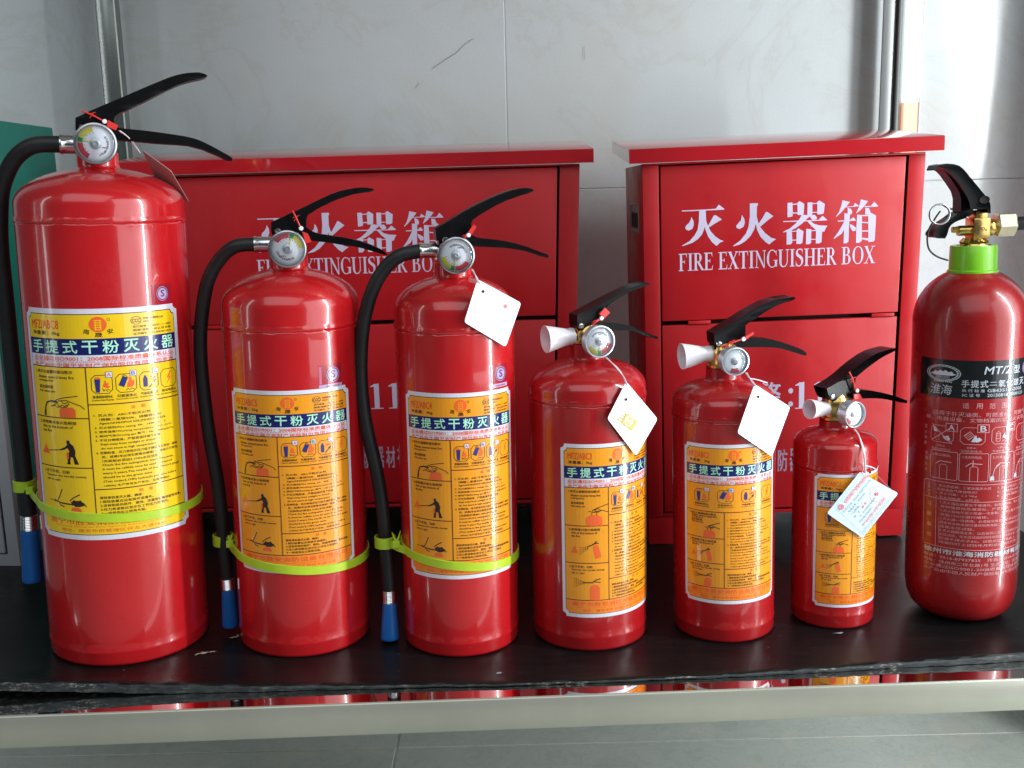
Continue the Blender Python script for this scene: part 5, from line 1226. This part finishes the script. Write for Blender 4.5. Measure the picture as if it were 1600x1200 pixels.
# ================================================================== writing on the red boxes
def serif_text(S, key, mat, body, x0, y0, h, w_total):
    """Roman capitals with thick and thin strokes"""
    th, tn, sf = .155, .055, .045
    def I(x): return [('r', x - th / 2, 0, x + th / 2, 1), ('r', x - .17, 0, x + .17, sf), ('r', x - .17, 1 - sf, x + .17, 1)]
    def arc(cx_, cy_, rx, ry, a0, a1, t0, t1, n=16):
        P = []; Q = []
        for i in range(n + 1):
            a = R(a0 + (a1 - a0) * i / n); k = abs(math.cos(a)); t_ = tn + (th - tn) * k ** 1.4
            P.append((cx_ + (rx) * math.cos(a), cy_ + ry * math.sin(a))); Q.append((cx_ + (rx - t_) * math.cos(a), cy_ + (ry - tn) * math.sin(a)))
        return ('strip', P, Q)
    def diag(x0_, y0_, x1_, y1_, t): return ('p', [(x0_ - t / 2, y0_), (x0_ + t / 2, y0_), (x1_ + t / 2, y1_), (x1_ - t / 2, y1_)])
    G = {
        'I': (.40, I(.2)),
        'F': (.62, I(.18) + [('r', .18, 1 - tn, .58, 1), ('p', [(.52, 1 - tn), (.58, 1 - tn), (.585, .76), (.565, .76)]), ('r', .18, .50, .44, .50 + tn), ('r', .41, .42, .44, .63)]),
        'E': (.66, I(.18) + [('r', .18, 1 - tn, .58, 1), ('p', [(.52, 1 - tn), (.58, 1 - tn), (.585, .76), (.565, .76)]), ('r', .18, .50, .44, .50 + tn), ('r', .41, .42, .44, .63), ('r', .18, 0, .60, tn), ('p', [(.54, tn), (.60, tn), (.63, .27), (.61, .27)])]),
        'R': (.74, I(.18) + [('r', .18, 1 - tn, .36, 1), ('r', .18, .47, .36, .47 + tn), arc(.34, .737, .25, .263, -90, 90, tn, th), diag(.66, 0, .36, .48, th), ('r', .56, 0, .76, sf)]),
        'X': (.76, [diag(.62, 0, .13, 1, th + .02), diag(.12, 0, .62, 1, tn), ('r', .0, 0, .26, sf), ('r', .48, 0, .77, sf), ('r', 0, 1 - sf, .28, 1), ('r', .5, 1 - sf, .74, 1)]),
        'T': (.68, [('r', .33 - th / 2, 0, .33 + th / 2, 1), ('r', .17, 0, .49, sf), ('r', .02, 1 - tn, .64, 1), ('p', [(.02, 1 - tn), (.08, 1 - tn), (.035, .74), (.015, .74)]), ('p', [(.58, 1 - tn), (.64, 1 - tn), (.645, .74), (.625, .74)])]),
        'N': (.82, [('r', .14, 0, .14 + tn, 1), ('r', .04, 0, .30, sf), ('r', .0, 1 - sf, .2, 1), ('p', [(.06, 1), (.22, 1), (.72, .04), (.72, -.02), (.64, -.02)]), ('r', .665, 0, .72, 1), ('r', .57, 1 - sf, .81, 1)]),
        'G': (.80, [arc(.42, .5, .38, .52, 45, 315, tn, th, 24), ('r', .60, .04, .60 + th, .42), ('r', .50, .42 - sf, .80, .42), ('p', [(.66, .84), (.70, .98), (.715, .98), (.715, .66), (.695, .66)])]),
        'U': (.80, [('r', .11, .3, .11 + th, 1), ('r', .02, 1 - sf, .36, 1), ('r', .63, .3, .63 + tn, 1), ('r', .54, 1 - sf, .78, 1), ('strip', [(.11, .32), (.13, .16), (.20, .05), (.32, -.02), (.44, -.02), (.56, .03), (.65, .15), (.685, .32)], [(.265, .32), (.275, .18), (.31, .09), (.37, .045), (.44, .04), (.53, .085), (.60, .18), (.63, .32)])]),
        'S': (.60, [('strip', [(.50, .80), (.44, .92), (.34, .955), (.24, .94), (.18, .87), (.18, .78), (.26, .69), (.40, .61), (.53, .50), (.56, .36), (.54, .17), (.44, .04), (.28, -.02), (.14, .0), (.06, .08)], [(.51, .94), (.44, 1.0), (.32, 1.02), (.16, .98), (.06, .86), (.05, .70), (.12, .58), (.28, .48), (.40, .38), (.43, .26), (.40, .12), (.34, .06), (.26, .045), (.16, .08), (.10, .2)]), ('p', [(.49, 1), (.51, 1), (.515, .72), (.495, .72)]), ('p', [(.04, 0), (.06, 0), (.075, .30), (.05, .30)])]),
        'H': (.86, I(.19) + I(.66) + [('r', .19, .48, .66, .48 + tn)]),
        'B': (.72, I(.18) + [('r', .18, 1 - tn, .36, 1), ('r', .18, .50, .38, .50 + tn), ('r', .18, 0, .38, tn), arc(.34, .757, .23, .243, -90, 90, tn, th), arc(.36, .275, .28, .275, -90, 90, tn, th)]),
        'O': (.84, [arc(.42, .5, .38, .52, 0, 360, tn, th, 36)]),
        ' ': (.34, []),
        '1': (.56, [('r', .235, 0, .39, .985), ('r', .12, 0, .505, sf * .8), ('p', [(.235, .97), (.39, 1), (.39, .985), (.235, .87), (.12, .865), (.12, .89)])]),
        '9': (.60, [arc(.28, .68, .25, .34, 0, 360, tn, th, 28), ('strip', [(.53, .68), (.52, .42), (.42, .15), (.26, .0), (.10, -.02)], [(.39, .62), (.38, .40), (.32, .20), (.22, .06), (.10, .02)])]),
        ':': (.42, [('d', .2, .18, .095), ('d', .2, .66, .095)]),
    }
    tot = sum(G[c][0] for c in body); k = w_total / tot; x = x0; lay = 1.0
    for c in body:
        wd, sh_ = G[c]
        for s_ in sh_:
            lay = 1 + (lay + .35) % 3
            fx = lambda a: x + a * k; fy = lambda b: y0 + b * h
            if s_[0] == 'r': S.raw(key, mat, [(fx(s_[1]), fy(s_[2])), (fx(s_[3]), fy(s_[2])), (fx(s_[3]), fy(s_[4])), (fx(s_[1]), fy(s_[4]))], [(0, 1, 2, 3)], lay)
            elif s_[0] == 'p': S.poly(key, mat, [(fx(a), fy(b)) for a, b in s_[1]], lay)
            elif s_[0] == 'd': S.disc(key, mat, fx(s_[1]), fy(s_[2]), s_[3] * k, s_[3] * h * .62 + .0012, lay, 20)
            else:
                P, Q = s_[1], s_[2]; vs = []; fs = []
                for a, b in zip(P, Q): vs += [(fx(a[0]), fy(a[1])), (fx(b[0]), fy(b[1]))]
                for i in range(len(P) - 1): fs.append((2 * i, 2 * i + 1, 2 * i + 3, 2 * i + 2))
                S.raw(key, mat, vs, fs, lay)
        x += wd * k

def red_box(label, loc, rot, Wt, Wb, door_l, door_r, text_c, hinges, recess, ddx=0.0):
    t = thing('extinguisher_box', label, 'extinguisher box', loc, rot, 'red fire extinguisher boxes behind the row')
    dep = .185; Hb = .443; z0 = .034
    def shear(o_or_bm):
        vs = o_or_bm.verts if isinstance(o_or_bm, bmesh.types.BMesh) else o_or_bm.data.vertices
        for v in vs:
            k = (Wb + (Wt - Wb) * min(1, max(0, v.co.z / .44))) / Wt
            v.co.x *= k
    def add(name, boxes, mat, parent=t, bevel=.0006):
        bm = bmesh.new()
        for b in boxes: bm_box(bm, *b, bevel)
        shear(bm); return from_bm(name, bm, M[mat], parent, angle=35)
    add('body', [(0, .0012, .0012, dep, z0, Hb), (Wt - .0012, Wt, .0012, dep, z0, Hb), (.0013, Wt - .0013, dep - .0012, dep, z0, Hb), (.0013, Wt - .0013, .0013, dep - .0013, z0, z0 + .0012),
                 (0, Wt, .0002, .0112, .4418, .4440), (.001, Wt - .001, .0012, dep, .4425, .4436), (0, door_l - .0018, 0, .0011, z0, .4416), (door_r + .0026, Wt, 0, .0011, z0, .4416), (door_l - .0017, door_r + .0025, 0, .0011, z0, z0 + .004)], 'boxred')
    add('inner_liner', [(.002, Wt - .002, .016, .018, z0 + .002, .4412)], 'void', bevel=0)
    zg0, zg1 = .2618, .2668
    lo = add('lower_door', [(door_l, door_r, .0016, .012, z0 + .0055, zg0)], 'boxred', bevel=.0014)
    up = add('upper_door', [(door_l, door_r, .0004, .012, zg1, .4405)], 'boxred', bevel=.0014)
    for hx in hinges:
        add('hinge', [(hx, hx + .026, -.0008, .003, zg0 + .0006, zg1 - .0006)], 'boxred', bevel=.0005)
    # sloping lid
    bm = bmesh.new(); o_ = .0155
    prof = [(-.012, .4445), (-.012, .4595), (-.0105, .4605), (dep + .012, .4790), (dep + .012, .4640), (dep + .0105, .4640), (dep + .0105, .4770), (-.0095, .4590), (-.0095, .4445)]
    A = [bm.verts.new((-o_, y, z)) for y, z in prof]; B = [bm.verts.new((Wt + o_, y, z)) for y, z in prof]
    for i in range(len(prof)):
        j = (i + 1) % len(prof); bm.faces.new((A[i], A[j], B[j], B[i]))
    tri = tessellate_polygon([[Vector((y, z, 0)) for y, z in prof]])
    for f in tri: bm.faces.new([A[i] for i in f]); bm.faces.new([B[i] for i in reversed(f)])
    for xa, xb in ((-o_, -o_ + .0015), (Wt + o_ - .0015, Wt + o_)):
        vs = [bm.verts.new((x, y, z)) for x in (xa, xb) for y, z in ((-.0095, .4445), (-.0095, .4588), (dep + .0105, .4768), (dep + .0105, .4640))]
        a, b = vs[:4], vs[4:]
        bm.faces.new(a); bm.faces.new(b[::-1])
        for i in range(4): bm.faces.new((a[i], b[i], b[(i + 1) % 4], a[(i + 1) % 4]))
    vs = [bm.verts.new(c) for c in ((-o_ + .002, -.009, .4447), (Wt + o_ - .002, -.009, .4447), (Wt + o_ - .002, .006, .4447), (-o_ + .002, .006, .4447))]; bm.faces.new(vs)
    from_bm('lid', bm, M['lidred'], t, angle=30)
    for s in (0, 1):
        f = (lambda x: x) if s == 0 else (lambda x: Wt - x)
        bm = bmesh.new(); ol = [(f(.0005), z0 - .0004), (f(.052), z0 - .0004), (f(.030), .0002), (f(.0005), .0002)]
        prism_bm(bm, ol if s == 0 else ol[::-1], .0012, .0028, None, 0); shear(bm)
        xa, xb = sorted((f(.0006), f(.0022))); bm_box(bm, xa * (Wb / Wt), xb * (Wb / Wt), .003, dep, .0002, z0 - .0005)
        from_bm('foot', bm, M['boxred'], t)
    if recess:
        r_ = add('recessed_handle', [(-.0012, .0, .040, .13, .3665, .3685), (-.0012, .0, .040, .13, .3975, .3995), (-.0012, .0, .040, .0425, .3686, .3974), (-.0012, .0, .1275, .13, .3686, .3974)], 'recess', bevel=.0002)
        add('handle_cup', [(-.0004, -.0001, .0426, .1274, .3687, .3973)], 'recess', r_, 0); add('handle_opening', [(-.0010, -.0005, .048, .112, .372, .389)], 'void', r_, 0)
    # writing
    S = Sheet(); lay = 1
    for poly in D['glyphs']:
        lay = 1 + (lay * 1.0) % 5; S.poly('door_characters', 'lilac', [(x * .001, z * .001) for x, z in poly], lay)
    serif_text(S, 'door_lettering', 'lilac', 'FIRE EXTINGUISHER BOX', -.1105, .0, .0195, .221)
    k = (Wb + (Wt - Wb) * .8) / Wt
    S.build(up, plane_map((text_c, .0003, .3235), (1, 0, 0), (0, 0, 1)), wide=0, eps=.00003)
    S = Sheet()
    for z_ in (.006, .0215): S.disc('door_lettering', 'lilac', .0140 + ddx, z_, .0028, .0031, 1, 20)
    serif_text(S, 'door_lettering', 'lilac', '119', .0143 + ddx, 0, .0315, .0672)
    S.text('door_characters', 'lilac', '火', -.066 + ddx, -.001, .030, .032, 1, .03); S.text('door_characters#2', 'lilac', '警', -.029 + ddx, -.001, .031, .033, 1, .02)
    for i, ch in enumerate('南宁市胜安消防器材有限公司'): S.text('company_characters', 'lilacdim', ch, .0120 + (i - 6) * .01375 - .0055, -.0745, .0108, .0265, 1, .02)
    S.build(lo, plane_map((text_c - .0035, .0015, .1585), (1, 0, 0), (0, 0, 1)), wide=0, eps=.00003)
    return t
red_box('narrower red metal extinguisher box on the right, recessed handle on its side', (.1585, 1.162, .0018), (0, R(-1.05), R(-.76)), .3135, .3005, .0200, .2925, .1495, (.050, .262), True, .0070)
red_box('wide red metal extinguisher box on the left with FIRE EXTINGUISHER BOX lettering', (-.4400, 1.220, .0030), (0, R(-.25), 0), .5270, .5120, .0230, .5010, .2530, (.071, .426), False)

# ================================================================== green and grey cabinet at the left edge
t = thing('storage_cabinet', 'green sided cabinet with grey front at the far left edge', 'cabinet', (-.66, 1.13, .0045), (0, 0, 0))
bm = bmesh.new()
bm_box(bm, -.09, .090, .0015, .198, .0, .507, .001); from_bm('body', bm, M['cabgreen'], t, angle=35)
bm = bmesh.new(); bm_box(bm, -.09, .0905, -.010, .001, .0, .507, .001); fr_ = from_bm('front_frame', bm, M['cabgrey'], t, angle=35)
bm = bmesh.new(); bm_box(bm, -.09, .076, -.0125, -.0102, .022, .478, .0012); from_bm('front_panel', bm, M['cabgrey'], t, angle=35)
bm = bmesh.new(); bm_box(bm, .0762, .0775, -.0104, -.01005, .021, .479); bm_box(bm, -.09, .0775, -.0104, -.01005, .0205, .0218); from_bm('panel_groove', bm, M['void'], t)

# added unseen box beyond the right edge; only shades the end of the wall
t = thing('shade_blocker', 'tall grey box added out of view to shade the right end of the wall', 'shade_blocker', (.98, 1.36, -.38))
bm = bmesh.new(); bm_box(bm, -.18, .18, -.11, .12, .0, 1.75, .004); from_bm('body', bm, M['cabgrey'], t, angle=35)
bm = bmesh.new(); bm_box(bm, -.17, -.002, -.128, -.111, .02, 1.73, .002); from_bm('blocker_front', bm, M['cabgrey'], t, angle=35)
bm = bmesh.new(); bm_box(bm, .002, .17, -.128, -.111, .02, 1.73, .002); from_bm('blocker_front', bm, M['cabgrey'], t, angle=35)
